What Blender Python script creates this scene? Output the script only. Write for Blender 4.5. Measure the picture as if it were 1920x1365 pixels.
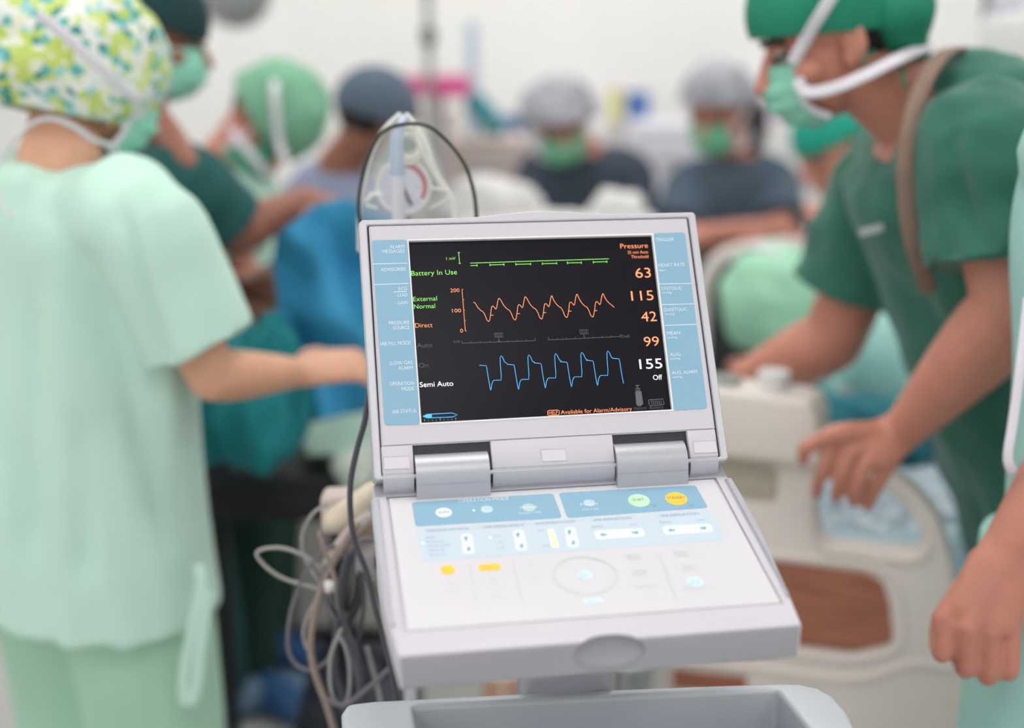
import bpy, bmesh, math, random
from mathutils import Vector, Matrix, noise
V = Vector
random.seed(7)
for o in list(bpy.data.objects): bpy.data.objects.remove(o)
S = bpy.context.scene
COL = S.collection

# ------------------------------------------------------------------ camera
F = 2348.0; PITCH = 0.2417; ROLL = -0.0038; CAM = V((0, 0, 1.5))
R_wc = Matrix.Rotation(ROLL, 3, 'Y') @ Matrix.Rotation(PITCH, 3, 'X')
R_cw = R_wc.transposed()
cd = bpy.data.cameras.new('camera'); cam = bpy.data.objects.new('camera', cd); COL.objects.link(cam)
right, fwd, up = R_cw @ V((1, 0, 0)), R_cw @ V((0, 1, 0)), R_cw @ V((0, 0, 1))
cam.matrix_world = Matrix.Translation(CAM) @ Matrix((right, up, -fwd)).transposed().to_4x4()
cd.sensor_width = 36; cd.lens = F / 1920 * 36; cd.clip_start = 0.05
cd.dof.use_dof = True; cd.dof.focus_distance = 1.222; cd.dof.aperture_fstop = 1.5
S.camera = cam

def ray(px, py): return R_cw @ V(((px - 960) / F, 1, -(py - 682.5) / F))
def A(px, py, Y):
    d = ray(px, py); return CAM + d * (Y / d.y)

# ------------------------------------------------------------------ light
w = bpy.data.worlds.new('World'); S.world = w; w.use_nodes = True
w.node_tree.nodes['Background'].inputs[0].default_value = (1, 0.985, 0.98, 1)
w.node_tree.nodes['Background'].inputs[1].default_value = 0.85
S.view_settings.view_transform = 'Standard'; S.view_settings.look = 'None'
S.view_settings.gamma = 1; S.view_settings.use_curve_mapping = False
S.view_settings.exposure = 0.18
PANEL_EMIT = 6.0

# ------------------------------------------------------------------ materials
def lin(h):
    if isinstance(h, tuple): c = [x / 255 for x in h]
    else: c = [int(h[i:i + 2], 16) / 255 for i in (0, 2, 4)]
    return tuple(x / 12.92 if x <= .04045 else ((x + .055) / 1.055) ** 2.4 for x in c) + (1,)
MATS = {}
def mat(name, col, rough=.6, metal=0, emit=0, kind=None, scale=60, amt=.12, bump=.0, alpha=1, trans=0, spec=.5, sss=0, sheen=0):
    if name in MATS: return MATS[name]
    m = bpy.data.materials.new(name); m.use_nodes = True; nt = m.node_tree; b = nt.nodes['Principled BSDF']
    c = lin(col)
    b.inputs['Base Color'].default_value = c; b.inputs['Roughness'].default_value = rough
    b.inputs['Metallic'].default_value = metal; b.inputs['Alpha'].default_value = alpha
    b.inputs['Transmission Weight'].default_value = trans; b.inputs['Specular IOR Level'].default_value = spec
    b.inputs['Sheen Weight'].default_value = sheen
    if sss:
        b.inputs['Subsurface Weight'].default_value = sss; b.inputs['Subsurface Radius'].default_value = (.012, .005, .003)
        b.inputs['Subsurface Scale'].default_value = 1.0
    if emit:
        b.inputs['Emission Color'].default_value = c; b.inputs['Emission Strength'].default_value = emit
    tc = nt.nodes.new('ShaderNodeTexCoord'); n = nt.nodes.new('ShaderNodeTexNoise')
    n.inputs['Scale'].default_value = scale; n.inputs['Detail'].default_value = 4
    nt.links.new(tc.outputs['Object'], n.inputs['Vector'])
    if kind == 'floral':
        vo = nt.nodes.new('ShaderNodeTexVoronoi'); vo.inputs['Scale'].default_value = 78; vo.inputs['Randomness'].default_value = 1
        mx = nt.nodes.new('ShaderNodeMixRGB'); mx.blend_type = 'ADD'; mx.inputs[0].default_value = .02
        nt.links.new(tc.outputs['Object'], mx.inputs[1]); nt.links.new(n.outputs['Color'], mx.inputs[2])
        nt.links.new(mx.outputs[0], vo.inputs['Vector'])
        sp = nt.nodes.new('ShaderNodeSeparateColor'); nt.links.new(vo.outputs['Color'], sp.inputs[0])
        r = nt.nodes.new('ShaderNodeValToRGB'); r.color_ramp.interpolation = 'CONSTANT'
        stops = [(0, 'E6E8E4'), (.24, 'C5D673'), (.48, 'E0E6C8'), (.58, '62B4AE'), (.69, 'DDE2DC'), (.78, '9CCFD0'), (.87, '3A8F88'), (.94, 'B9CF5E')]
        r.color_ramp.elements[0].position = 0; r.color_ramp.elements[0].color = lin(stops[0][1])
        r.color_ramp.elements[1].position = stops[1][0]; r.color_ramp.elements[1].color = lin(stops[1][1])
        for p, h in stops[2:]:
            e = r.color_ramp.elements.new(p); e.color = lin(h)
        nt.links.new(sp.outputs[0], r.inputs[0]); nt.links.new(r.outputs[0], b.inputs['Base Color'])
    elif kind == 'wood':
        mp = nt.nodes.new('ShaderNodeMapping'); mp.inputs['Scale'].default_value = (1.2, 1.2, 14)
        nt.links.new(tc.outputs['Object'], mp.inputs[0]); nt.links.new(mp.outputs[0], n.inputs['Vector']); n.inputs['Scale'].default_value = 7
        r = nt.nodes.new('ShaderNodeValToRGB'); r.color_ramp.elements[0].position = .35; r.color_ramp.elements[1].position = .68
        r.color_ramp.elements[0].color = tuple(x * .72 for x in c[:3]) + (1,); r.color_ramp.elements[1].color = tuple(min(1, x * 1.25) for x in c[:3]) + (1,)
        nt.links.new(n.outputs[0], r.inputs[0]); nt.links.new(r.outputs[0], b.inputs['Base Color'])
    elif kind == 'stripe':
        wv = nt.nodes.new('ShaderNodeTexWave'); wv.inputs['Scale'].default_value = scale; wv.inputs['Distortion'].default_value = 1.5
        wv.bands_direction = 'DIAGONAL'
        nt.links.new(tc.outputs['Object'], wv.inputs[0])
        r = nt.nodes.new('ShaderNodeValToRGB'); r.color_ramp.elements[0].color = tuple(x * .6 for x in c[:3]) + (1,); r.color_ramp.elements[1].color = tuple(min(1, x * 1.15) for x in c[:3]) + (1,)
        nt.links.new(wv.outputs[0], r.inputs[0]); nt.links.new(r.outputs[0], b.inputs['Base Color'])
    else:
        r = nt.nodes.new('ShaderNodeValToRGB'); r.color_ramp.elements[0].position = .3; r.color_ramp.elements[1].position = .7
        r.color_ramp.elements[0].color = tuple(x * (1 - amt) for x in c[:3]) + (1,)
        r.color_ramp.elements[1].color = tuple(min(1, x * (1 + amt * .5)) for x in c[:3]) + (1,)
        nt.links.new(n.outputs[0], r.inputs[0]); nt.links.new(r.outputs[0], b.inputs['Base Color'])
    if bump:
        n2 = nt.nodes.new('ShaderNodeTexNoise'); n2.inputs['Scale'].default_value = scale * 3
        nt.links.new(tc.outputs['Object'], n2.inputs['Vector'])
        bp = nt.nodes.new('ShaderNodeBump'); bp.inputs['Strength'].default_value = bump; bp.inputs['Distance'].default_value = .002
        nt.links.new(n2.outputs[0], bp.inputs['Height']); nt.links.new(bp.outputs[0], b.inputs['Normal'])
    MATS[name] = m; return m

M = mat
SKIN1 = M('skin_light', 'D9A487', .5, amt=.08, scale=25, sss=.15)
SKIN2 = M('skin_tan', 'CE8A76', .5, amt=.10, scale=25, sss=.12)
SKIN3 = M('skin_brown', '95604E', .5, amt=.10, scale=25, sss=.1)
HAIR = M('black_hair', '1C1918', .5, amt=.3, scale=150)
MASKM = M('mask_green', '8FD3BB', .8, amt=.06, scale=90, bump=.1)
TIE = M('white_tie', 'E6E2EA', .8, amt=.05)
SILV = M('silver_plastic', 'B0B1B9', .38, metal=.3, amt=.03, scale=400, spec=.5)
LSILV = M('pale_silver_plastic', 'C0BFC5', .4, metal=.1, amt=.02, scale=400)
WPL = M('white_plastic', 'C6C2C9', .45, amt=.015, scale=300)
BEIGE = M('beige_plastic', 'EAE0D9', .5, amt=.03)
CREAM = M('cream_enamel', 'DAD6CE', .5, amt=.03)
WHT = M('white_enamel', 'E4E3E2', .5, amt=.03)
BLK = M('black_rubber', '141418', .6, amt=.2)
CHROME = M('steel', 'B4B6BA', .25, metal=.9, amt=.05)

# ------------------------------------------------------------------ helpers
def prop(o, label=None, cat=None, group=None, kind=None):
    if label: o['label'] = label
    if cat: o['category'] = cat
    if group: o['group'] = group
    if kind: o['kind'] = kind
    return o
def empty(name, loc, label, cat, group=None):
    o = bpy.data.objects.new(name, None); COL.objects.link(o); o.location = loc; o.empty_display_size = .05
    return prop(o, label, cat, group)
def link(name, me, m, parent=None, smooth=True):
    o = bpy.data.objects.new(name, me); COL.objects.link(o)
    for mm in (m if isinstance(m, (list, tuple)) else [m]): me.materials.append(mm)
    if smooth:
        for p in me.polygons: p.use_smooth = True
    if parent:
        o.parent = parent
        pm = parent.matrix_world if parent.parent is None and False else world_of(parent)
        o.matrix_parent_inverse = pm.inverted()
    return o
def world_of(o):
    m = Matrix.LocRotScale(o.location, o.rotation_euler, o.scale)
    if o.parent: return world_of(o.parent) @ o.matrix_parent_inverse @ m
    return m
def bm_obj(name, bm, m, parent=None, smooth=False, angle=None):
    bmesh.ops.recalc_face_normals(bm, faces=bm.faces)
    me = bpy.data.meshes.new(name); bm.to_mesh(me); bm.free()
    o = link(name, me, m, parent, smooth)
    if angle:
        me.polygons.foreach_set('use_smooth', [True] * len(me.polygons)); me.set_sharp_from_angle(angle=angle)
    return o
def bake(o):
    dg = bpy.context.evaluated_depsgraph_get()
    me = bpy.data.meshes.new_from_object(o.evaluated_get(dg)); old = o.data
    o.modifiers.clear(); o.data = me
    return o
def box(bm, lo, hi, mtx=None, bev=0, seg=2):
    r = bmesh.ops.create_cube(bm, size=1)['verts']
    lo, hi = V(lo), V(hi); c = (lo + hi) / 2; s = hi - lo
    for v in r: v.co = V((v.co.x * s.x, v.co.y * s.y, v.co.z * s.z)) + c
    if bev:
        es = {e for v in r for e in v.link_edges}
        g = bmesh.ops.bevel(bm, geom=list(es), offset=bev, segments=seg, profile=.5, affect='EDGES')
        r = list({v for f in g['faces'] for v in f.verts} | {v for v in r if v.is_valid})
        vs = set(r)
        for v in r:
            for e in v.link_edges: vs.add(e.other_vert(v))
        r = list(vs)
    if mtx:
        for v in r: v.co = mtx @ v.co
    return r
def cr(P, k):
    if len(P) < 3: return P
    out = []
    for i in range(len(P) - 1):
        a, b, c, d = P[max(i - 1, 0)], P[i], P[i + 1], P[min(i + 2, len(P) - 1)]
        for j in range(k):
            t = j / k
            out.append(.5 * ((2 * b) + (c - a) * t + (2 * a - 5 * b + 4 * c - d) * t * t + (3 * b - a - 3 * c + d) * t ** 3))
    return out + [P[-1]]
def tube(bm, pts, rad, ref=None, n=14, k=5, cap='round', sq=2.0):
    """closed tube through pts; rad is r or (ra, rb) per point; ra lies along ref"""
    pts = [V(p) for p in pts]
    if not isinstance(rad, (list, tuple)): rad = [rad] * len(pts)
    rad = [V((r, r, 0)) if not isinstance(r, (tuple, list)) else V((r[0], r[1], 0)) for r in rad]
    if len(rad) < len(pts): rad = rad + [rad[-1]] * (len(pts) - len(rad))
    if len(pts) > 2 and k > 1: pts, rad = cr(pts, k), cr(rad, k)
    rings = []; prev = None
    for i, p in enumerate(pts):
        t = (pts[min(i + 1, len(pts) - 1)] - pts[max(i - 1, 0)])
        if t.length < 1e-7: t = V((0, 0, 1))
        t.normalize()
        if ref is not None:
            a = V(ref) - t * V(ref).dot(t)
        else:
            a = (prev if prev is not None else (V((1, 0, 0)) if abs(t.x) < .8 else V((0, 1, 0))))
            a = a - t * a.dot(t)
        a.normalize(); prev = a; b = t.cross(a)
        rings.append((p, t, a, b, rad[i]))
    full = []
    if cap == 'round':
        p, t, a, b, r = rings[0]; m = min(r.x, r.y)
        for q in (80, 55, 28):
            q = math.radians(q); full.append((p - t * m * math.sin(q), t, a, b, r * math.cos(q)))
        full += rings
        p, t, a, b, r = rings[-1]; m = min(r.x, r.y)
        for q in (28, 55, 80):
            q = math.radians(q); full.append((p + t * m * math.sin(q), t, a, b, r * math.cos(q)))
    else: full = rings
    vr = []
    for p, t, a, b, r in full:
        ring = []
        for j in range(n):
            th = 2 * math.pi * j / n; c, s = math.cos(th), math.sin(th)
            if sq != 2.0: c, s = math.copysign(abs(c) ** (2 / sq), c), math.copysign(abs(s) ** (2 / sq), s)
            ring.append(bm.verts.new(p + a * r.x * c + b * r.y * s))
        vr.append(ring)
    for i in range(len(vr) - 1):
        for j in range(n): bm.faces.new((vr[i][j], vr[i][(j + 1) % n], vr[i + 1][(j + 1) % n], vr[i + 1][j]))
    if cap != 'open':
        bm.faces.new(vr[0][::-1]); bm.faces.new(vr[-1])
    return vr
def ell(bm, c, r, X=V((1, 0, 0)), Y=V((0, 1, 0)), Z=V((0, 0, 1)), u=20, v=12, fn=None):
    g = bmesh.ops.create_uvsphere(bm, u_segments=u, v_segments=v, radius=1)['verts']
    for q in g:
        l = q.co.copy()
        if fn: l = fn(l)
        q.co = V(c) + X * l.x * r[0] + Y * l.y * r[1] + Z * l.z * r[2]
    return g
def blob(name, bm, m, parent=None, vox=.006, sm=5, fold=None, smf=.5):
    """union of closed solids as one continuous skin"""
    bmesh.ops.recalc_face_normals(bm, faces=bm.faces)
    me = bpy.data.meshes.new(name); bm.to_mesh(me); bm.free()
    o = link(name, me, m, parent)
    md = o.modifiers.new('r', 'REMESH'); md.mode = 'VOXEL'; md.voxel_size = vox; md.use_smooth_shade = True
    if sm: s = o.modifiers.new('s', 'SMOOTH'); s.iterations = sm; s.factor = smf
    bake(o)
    if fold:
        me = o.data; nn = [v.normal.copy() for v in me.vertices]
        for v, n in zip(me.vertices, nn): v.co += n * fold(v.co, n)
        me.update()
    for p in o.data.polygons: p.use_smooth = True
    return o
def poly(bm, pts, thick, mtx, holes=()):
    """extruded outline (local xy) between z=0 and z=-thick"""
    loops = [pts] + list(holes); es = []
    for L in loops:
        vs = [bm.verts.new((p[0], p[1], 0)) for p in L]
        es += [bm.edges.new((vs[i], vs[(i + 1) % len(vs)])) for i in range(len(vs))]
    g = bmesh.ops.triangle_fill(bm, use_beauty=True, use_dissolve=False, edges=es)
    fs = [f for f in g['geom'] if isinstance(f, bmesh.types.BMFace)]
    vs = {v for f in fs for v in f.verts}
    for f in fs:
        if f.normal.z < 0: f.normal_flip()
    if thick:
        e = bmesh.ops.extrude_face_region(bm, geom=fs)
        nv = [x for x in e['geom'] if isinstance(x, bmesh.types.BMVert)]
        for v in nv: v.co.z -= thick
        vs |= set(nv)
    for v in vs: v.co = mtx @ v.co
    return vs
def rrect(x0, y0, x1, y1, r, n=5):
    out = []
    for cx, cy, a in ((x1 - r, y1 - r, 0), (x0 + r, y1 - r, 90), (x0 + r, y0 + r, 180), (x1 - r, y0 + r, 270)):
        for i in range(n + 1):
            t = math.radians(a + 90 * i / n); out.append((cx + r * math.cos(t), cy + r * math.sin(t)))
    return out
def rpoly(P, r, n=5):
    out = []; m = len(P)
    for i in range(m):
        p, a, b = V(P[i]), V(P[i - 1]), V(P[(i + 1) % m])
        rr = min(r, (a - p).length * .45, (b - p).length * .45)
        s, e = p + (a - p).normalized() * rr, p + (b - p).normalized() * rr
        for j in range(n + 1):
            t = j / n; q = s * (1 - t) ** 2 + p * 2 * t * (1 - t) + e * t * t; out.append((q.x, q.y))
    return out
def ellp(cx, cy, rx, ry, n=28): return [(cx + rx * math.cos(2 * math.pi * i / n), cy + ry * math.sin(2 * math.pi * i / n)) for i in range(n)]
def ribbon(bm, pts, wd, mtx, z=0):
    """flat drawn line in a plane"""
    P = [V(p) for p in pts]; L = []; R = []
    for i, p in enumerate(P):
        t = P[min(i + 1, len(P) - 1)] - P[max(i - 1, 0)]
        if t.length < 1e-9: continue
        t.normalize(); nn = V((-t.y, t.x)) * wd / 2
        L.append(bm.verts.new(mtx @ V((p.x + nn.x, p.y + nn.y, z)))); R.append(bm.verts.new(mtx @ V((p.x - nn.x, p.y - nn.y, z))))
    for i in range(len(L) - 1): bm.faces.new((L[i], R[i], R[i + 1], L[i + 1]))
def text(bm, s, x0, x1, y, h, mtx, z=0, weight=0.0):
    weight -= .010
    """writing fitted between local x0..x1 on baseline y with capital height h"""
    cu = bpy.data.curves.new('t', 'FONT'); cu.body = s; cu.size = 1; cu.offset = weight; cu.resolution_u = 3
    ob = bpy.data.objects.new('t', cu); me = bpy.data.meshes.new_from_object(ob)
    if len(me.vertices):
        xs = [v.co.x for v in me.vertices]; a, b = min(xs), max(xs); k = (x1 - x0) / max(b - a, 1e-6); kh = h / .70
        base = len(bm.verts); vs = [bm.verts.new(mtx @ V((x0 + (v.co.x - a) * k, y + v.co.y * kh, z))) for v in me.vertices]
        for p in me.polygons:
            try: bm.faces.new([vs[i] for i in p.vertices])
            except ValueError: pass
    bpy.data.objects.remove(ob); bpy.data.curves.remove(cu); bpy.data.meshes.remove(me)
def flat_obj(name, bm, m, parent):
    me = bpy.data.meshes.new(name); bm.to_mesh(me); bm.free(); return link(name, me, m, parent, False)
def NB(): return bmesh.new()
def plane_xy(mtx):
    inv = mtx.inverted()
    def f(px, py):
        d = ray(px, py); o = inv @ CAM; dd = inv.to_3x3() @ d; t = -o.z / dd.z; q = o + dd * t; return V((q.x, q.y))
    return f

# ------------------------------------------------------------------ room
WALL = M('wall_paint', 'F2F2F0', .85, amt=.02, scale=6)
FLOOR = M('vinyl_floor', 'BFC0BC', .35, amt=.06, scale=5)
XL, XR, YB, YF, ZC = -3.2, 3.4, 6.2, -1.5, 2.9
def struct(name, lo, hi, m, bev=0):
    bm = NB(); box(bm, lo, hi, bev=bev); o = bm_obj(name, bm, m); return prop(o, kind='structure')
struct('floor', (XL, YF, -.1), (XR, YB, 0), FLOOR)
struct('wall_back', (XL, YB, 0), (XR, YB + .1, ZC), WALL)
struct('wall_left', (XL - .1, YF, 0), (XL, YB + .1, ZC), WALL)
struct('wall_right', (XR, YF, 0), (XR + .1, YB + .1, ZC), WALL)
struct('ceiling', (XL - .1, YF, ZC), (XR + .1, YB + .1, ZC + .1), WALL)
struct('baseboard_back', (XL, YB - .015, 0), (XR, YB, .1), M('baseboard_vinyl', '9FA3A3', .5))
PAN = M('added_light_diffuser', 'FFFDFC', .5, emit=PANEL_EMIT, amt=0)
n = 0
for ly in (-.3, 1.6, 3.5, 5.2):  # glowing panels out of view overhead, added to light the room
    for lx in (-1.7, 0.1, 1.9):
        t = empty('added_ceiling_light', (lx, ly, ZC), 'unseen square ceiling light panel with a white frame, added to light the room', 'light', 'added ceiling light panels')
        bm = NB(); poly(bm, rrect(lx - .42, ly - .42, lx + .42, ly + .42, .01), .03, Matrix.Translation((0, 0, ZC)), [rrect(lx - .38, ly - .38, lx + .38, ly + .38, .01)])
        bm_obj('frame', bm, WHT, t)
        bm = NB(); box(bm, (lx - .38, ly - .38, ZC - .02), (lx + .38, ly + .38, ZC - .008)); bm_obj('diffuser', bm, PAN, t)

# ------------------------------------------------------------------ balloon pump console
YAW = 0.162
T0 = V((0.0395, 1.1321, 1.5 - 0.379)); TA = 0.5297; TB = 0.2641
Rc = Matrix.Rotation(YAW, 3, 'Z')
def frame(org, ex, ey):
    ez = ex.cross(ey); m = Matrix((ex, ey, ez)).transposed().to_4x4(); m.translation = org; return m
EX = Rc @ V((1, 0, 0))
MON = frame(T0, EX, Rc @ V((0, math.sin(TA), math.cos(TA))))
KEY = frame(T0 + Rc @ V((0, -.0029, -.0205)), EX, Rc @ V((0, math.cos(TB), math.sin(TB))))
CON = frame(T0, EX, Rc @ V((0, 1, 0)))       # level console frame, z up
mp, kp = plane_xy(MON), plane_xy(KEY)
con = empty('balloon_pump_console', (T0.x, T0.y + .1, 0), 'white and silver balloon pump console with tilted monitor and slanted keypad on a cart', 'medical monitor')

def ml(L): return [tuple(mp(*p)) for p in L]
def kl(L): return [tuple(kp(*p)) for p in L]
# display housing: outer silver tray behind, raised rim around the white bezel
outer = [(-.1705, -.002), (.1735, -.002), (.1722, .2565)] + [(.155 - i * .0, .2572) for i in range(1)]
top = []
for i in range(25):
    x = .085 - i / 24 * .145; s = i / 24
    top.append((x, .2574 + .0052 * math.sin(math.pi * s) ** 1.3))
outer = rpoly([(-.1705, -.004), (.1730, -.004)], .001) if False else [(-.168, -.004), (.1705, -.004), (.1727, -.001), (.1727, .2545), (.1705, .2572)] + top + [(-.168, .2574), (-.1715, .254), (-.1705, -.001)]
inner = rpoly([(-.1630, -.006), (.1650, -.006), (.1650, .2520), (-.1635, .2520)], .004)
inner = [(-.163, .0), (.165, .0), (.165, .2515), (-.1635, .2515)]
bm = NB(); poly(bm, outer, .030, MON, [inner]); 
bmesh.ops.recalc_face_normals(bm, faces=bm.faces)
sharp = [e for e in bm.edges if len(e.link_faces) == 2 and e.calc_face_angle(0) > .9]
bmesh.ops.bevel(bm, geom=sharp, offset=.0022, segments=3, profile=.6, affect='EDGES')
rim = bm_obj('display_housing', bm, LSILV, con, angle=.6)
bm = NB()
box(bm, (-.166, .002, -.036), (.168, .252, -.012), MON, .006); bm_obj('rear_shell', bm, SILV, con, angle=.6)
bm = NB(); box(bm, (-.164, .001, -.012), (.166, .2525, -.0035), MON); bm_obj('gasket', bm, M('dark_gap', '2A2C36', .6), con)
SCR = ml([(766, 452), (1222, 441), (1260, 768), (790, 793.5)])
SCRo = ml([(763.5, 449.5), (1224.5, 438), (1263, 770.5), (787.5, 796.5)])
bz_out = rpoly([(-.1605, .0285), (.1618, .0285), (.1618, .2493), (-.1605, .2493)], .0015)
bm = NB(); poly(bm, bz_out, .004, MON @ Matrix.Translation((0, 0, .0004)), [SCRo])
bezel = bm_obj('bezel', bm, WPL, con)
bm = NB(); poly(bm, rpoly([(-.1618, .0275), (.1632, .0275), (.1632, .2506), (-.1618, .2506)], .002), .003, MON @ Matrix.Translation((0, 0, -.0012)), [rpoly([(-.159, .03), (.16, .03), (.16, .248), (-.159, .248)], .002)])
bm_obj('bezel_trim', bm, LSILV, con)
# raised lip around the screen
bm = NB(); poly(bm, SCRo, .007, MON @ Matrix.Translation((0, 0, .0009)), [SCR]); bm_obj('screen_lip', bm, WHT, bezel)
# screen
SM = M('lcd_glass', '17151C', .3, amt=.03, scale=300, emit=.3, spec=.12)
bm = NB(); x0, y0 = SCR[3]; x1, y1 = SCR[1]
box(bm, (x0 - .001, y0 - .001, -.0065), (x1 + .001, y1 + .001, -.0035), MON)
screen = bm_obj('screen', bm, SM, con)
ZS = -.0033
MS = MON @ Matrix.Translation((0, 0, ZS)); sp = plane_xy(MS)
EG = M('screen_green', '7FD65E', .5, emit=.9, amt=0); EO = M('screen_orange', 'F08A5C', .5, emit=.95, amt=0); EB = M('screen_blue', '3D9BD8', .5, emit=.95, amt=0)
EW = M('screen_white', 'F2F2F4', .5, emit=.95, amt=0); ED = M('screen_dim_grey', '47464F', .5, emit=.8, amt=0)
def stext(bm, s, xa, xb, yb, cap, f, mtx, wt=0.0, dy=-.035):
    """xa/xb pixel ends, yb pixel baseline at left, cap pixel height"""
    a = f(xa, yb); c = f(xa, yb - cap); m0, m1 = dy, dy - .05
    for _ in range(4):
        e0, e1 = f(xb, yb + m0 * (xb - xa)).y - a.y, f(xb, yb + m1 * (xb - xa)).y - a.y
        if abs(e1 - e0) < 1e-12: break
        m0, m1 = m1, m1 - e1 * (m1 - m0) / (e1 - e0)
    b = f(xb, yb + m1 * (xb - xa))
    text(bm, s, a.x, b.x, a.y, (c - a).length, mtx, 0, wt)
def W(name, m, items, par, f, mtx, wt=0.0, lines=(), lw=.0006, polys=()):
    bm = NB()
    for it in items: stext(bm, *it, f=f, mtx=mtx, wt=wt)
    for L in lines: ribbon(bm, [f(*p) for p in L], lw, mtx)
    for P in polys: poly(bm, [tuple(f(*p)) for p in P], 0, mtx)
    return flat_obj(name, bm, m, par)
def S_(name, m, items, lines=(), lw=.0006, polys=(), wt=.0): return W(name, m, items, screen, sp, MS, wt, lines, lw, polys)
S_('green_text', EG, [('1 mV', 837, 854, 487.5, 5.5), ('Battery In Use', 771.5, 857, 517, 9.3), ('External', 775, 819.5, 565, 8.6), ('Normal', 776.5, 816, 579, 8.6)])
dash = [((882, 498), (894.5, 497.6)), ((918.5, 496.8), (945, 496)), ((967, 495.6), (995, 494.9)), ((1016.8, 494.5), (1043.8, 493.7)), ((1063.8, 492.9), (1090, 492.4)), ((1112.4, 491.4), (1138, 490.6))]
gl = [((881.6, 493.3), (1141.7, 485.2)), ((860, 473.5), (861.8, 494)), ((858, 473.6), (862.5, 473.4)), ((859.6, 494), (864, 493.9))]
for i, (a, b) in enumerate(dash):
    gl.append((a, b))
    for q in ((b,) if i == 0 else (a, b)): gl.append(((q[0] - .2, q[1] - 2.2), (q[0] + .2, q[1] + 2.2)))
S_('ecg_trace', EG, [], gl, .0005)
S_('orange_text', EO, [('200', 844.5, 861.5, 548, 7), ('100', 848, 864.5, 586, 7), ('0', 863, 868.5, 623.5, 7), ('Direct', 779, 811, 614.5, 8.6),
   ('Pressure', 1163.5, 1215, 466, 9), ('25 mm Auto', 1177, 1215.5, 476, 5.6), ('Threshold', 1184, 1216, 484.5, 6), ('HELP', 1030, 1046, 777, 5.8), ('Available for Alarm/Advisory', 1052, 1185, 776.6, 7.6)],
   [[(1027, 771), (1029, 769.6), (1046, 768.8), (1048.5, 770.3), (1048.5, 776.5), (1047, 778), (1029, 778.9), (1027, 777.5), (1027, 771)]], .0005)
S_('pressure_readings', EO, [('63', 1192.5, 1221, 521, 18.5), ('115', 1184.5, 1226, 564, 18.5), ('42', 1203.5, 1232, 603, 18.5), ('99', 1208.5, 1236.5, 649.5, 18)], wt=.004)
S_('white_text', EW, [('Semi Auto', 787.5, 850, 726, 9.5), ('Off', 1225, 1242, 712.5, 9.5)], wt=.003)
S_('augmentation_reading', EW, [('155', 1200, 1242.5, 692, 18.5)], wt=.008)
dl = [[(866.5, 643.6), (1003.8, 638.6)], [(1028.5, 637.5), (1163, 631)]]
for i in range(9):
    a = 866.5 + i * 17.15; y = 643.6 - i * .62; hh = 5 if i in (0, 8) else 3; dl.append([(a - .15, y - hh), (a, y)])
    a = 1028.5 + i * 16.8; y = 637.5 - i * .81; dl.append([(a - .15, y - hh), (a, y)])
for cx, cy in ((935, 628.5), (1095, 622.5)):
    dl += [[(cx - 8, cy - 4), (cx + 7.5, cy - 4.5), (cx + 8, cy + 3.4), (cx - 7.3, cy + 4), (cx - 8, cy - 4)], [(cx, cy + 4), (cx + .5, cy + 12)], [(cx - 3, cy + 12), (cx + 4, cy + 11.7)],
           [(cx - 5, cy - 2), (cx - 1.5, cy - 2), (cx - 1.5, cy + 2), (cx - 5, cy + 2), (cx - 5, cy - 2)], [(cx + 1.5, cy - 2), (cx + 5, cy - 2), (cx + 5, cy + 2), (cx + 1.5, cy + 2), (cx + 1.5, cy - 2)]]
for it in [('Auto', 782, 810, 652, 8.5), ('On', 785.5, 803.5, 689.5, 9), ('Infl', 851, 862, 643, 5), ('Defl', 1165, 1180, 633.5, 5.5), ('Helium', 1189, 1212, 768.5, 5.5), ('Battery', 1219, 1244, 767, 5.5)]: S_('dim_text', ED, [it])
S_('timing_scale', ED, [], [L for L in dl if L[0][0] < 1015], .0005)
S_('timing_scale', ED, [], [L for L in dl if L[0][0] >= 1015], .0005)
S_('helium_bottle_icon', ED, [], [[(1191, 723), (1199, 722.5)], [(1195, 723), (1195.3, 729)], [(1191, 729), (1200, 728.5), (1200, 732), (1192, 732.4)]], .0009,
   [[(1191, 734), (1202.5, 733.4), (1206, 757), (1202, 761), (1196, 761.3), (1193, 758)]])
bat = [[(1216, 751), (1218, 749.5), (1243, 748), (1245, 757), (1243, 759), (1219, 760.3), (1217, 758), (1216, 751)]]
S_('battery_icon', ED, [], bat + [[(1221 + i * 3.6, 751), (1222.4 + i * 3.6, 758)] for i in range(6)], .0007)
# pressure wave
pk = [(935.6, 559), (985.1, 556.2), (1034.7, 554.3), (1081.9, 551.5), (1130.5, 550.5)]
cyc = [(-44.5, 9.5), (-40.4, 16.5), (-34.7, 22.6), (-30, 25.7), (-26, 32.4), (-23.2, 40), (-21.3, 42.3), (-18.9, 43.8), (-17.3, 40), (-15.6, 30.5), (-14.3, 19.5), (-12.4, 14.9), (-9, 16.8), (-6.1, 20.6), (-4.2, 17), (-2.3, 5.7), (0, 0)]
L = [(887.6, 566.7)]; tk = []
for i, (x, y) in enumerate(pk):
    L += [(x + a, y + b) for a, b in cyc]; tk.append([(x - 15.4, y + 32), (x - 10.4, y + 31.8)])
x, y = pk[-1]; L += [(x + 2.5, y + 4.8), (x + 6.5, y + 12), (x + 12, y + 18), (x + 17, y + 22), (x + 21, y + 25.7)]
def smooth(L, k=3): return [tuple(p) for p in cr([V(p) for p in L], k)]
ax = [(866.3, 542.5), (872.5, 620.5)]
S_('pressure_trace', EO, [], [smooth(L)] + tk, .00052)
S_('pressure_axis', M('screen_orange_dim', 'C06B4A', .5, emit=.9, amt=0), [], [ax] + [[(866.3 + i * 1.55, 542.5 + i * 19.5), (868.6 + i * 1.55, 542.4 + i * 19.5)] for i in range(5)], .0007)
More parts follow.
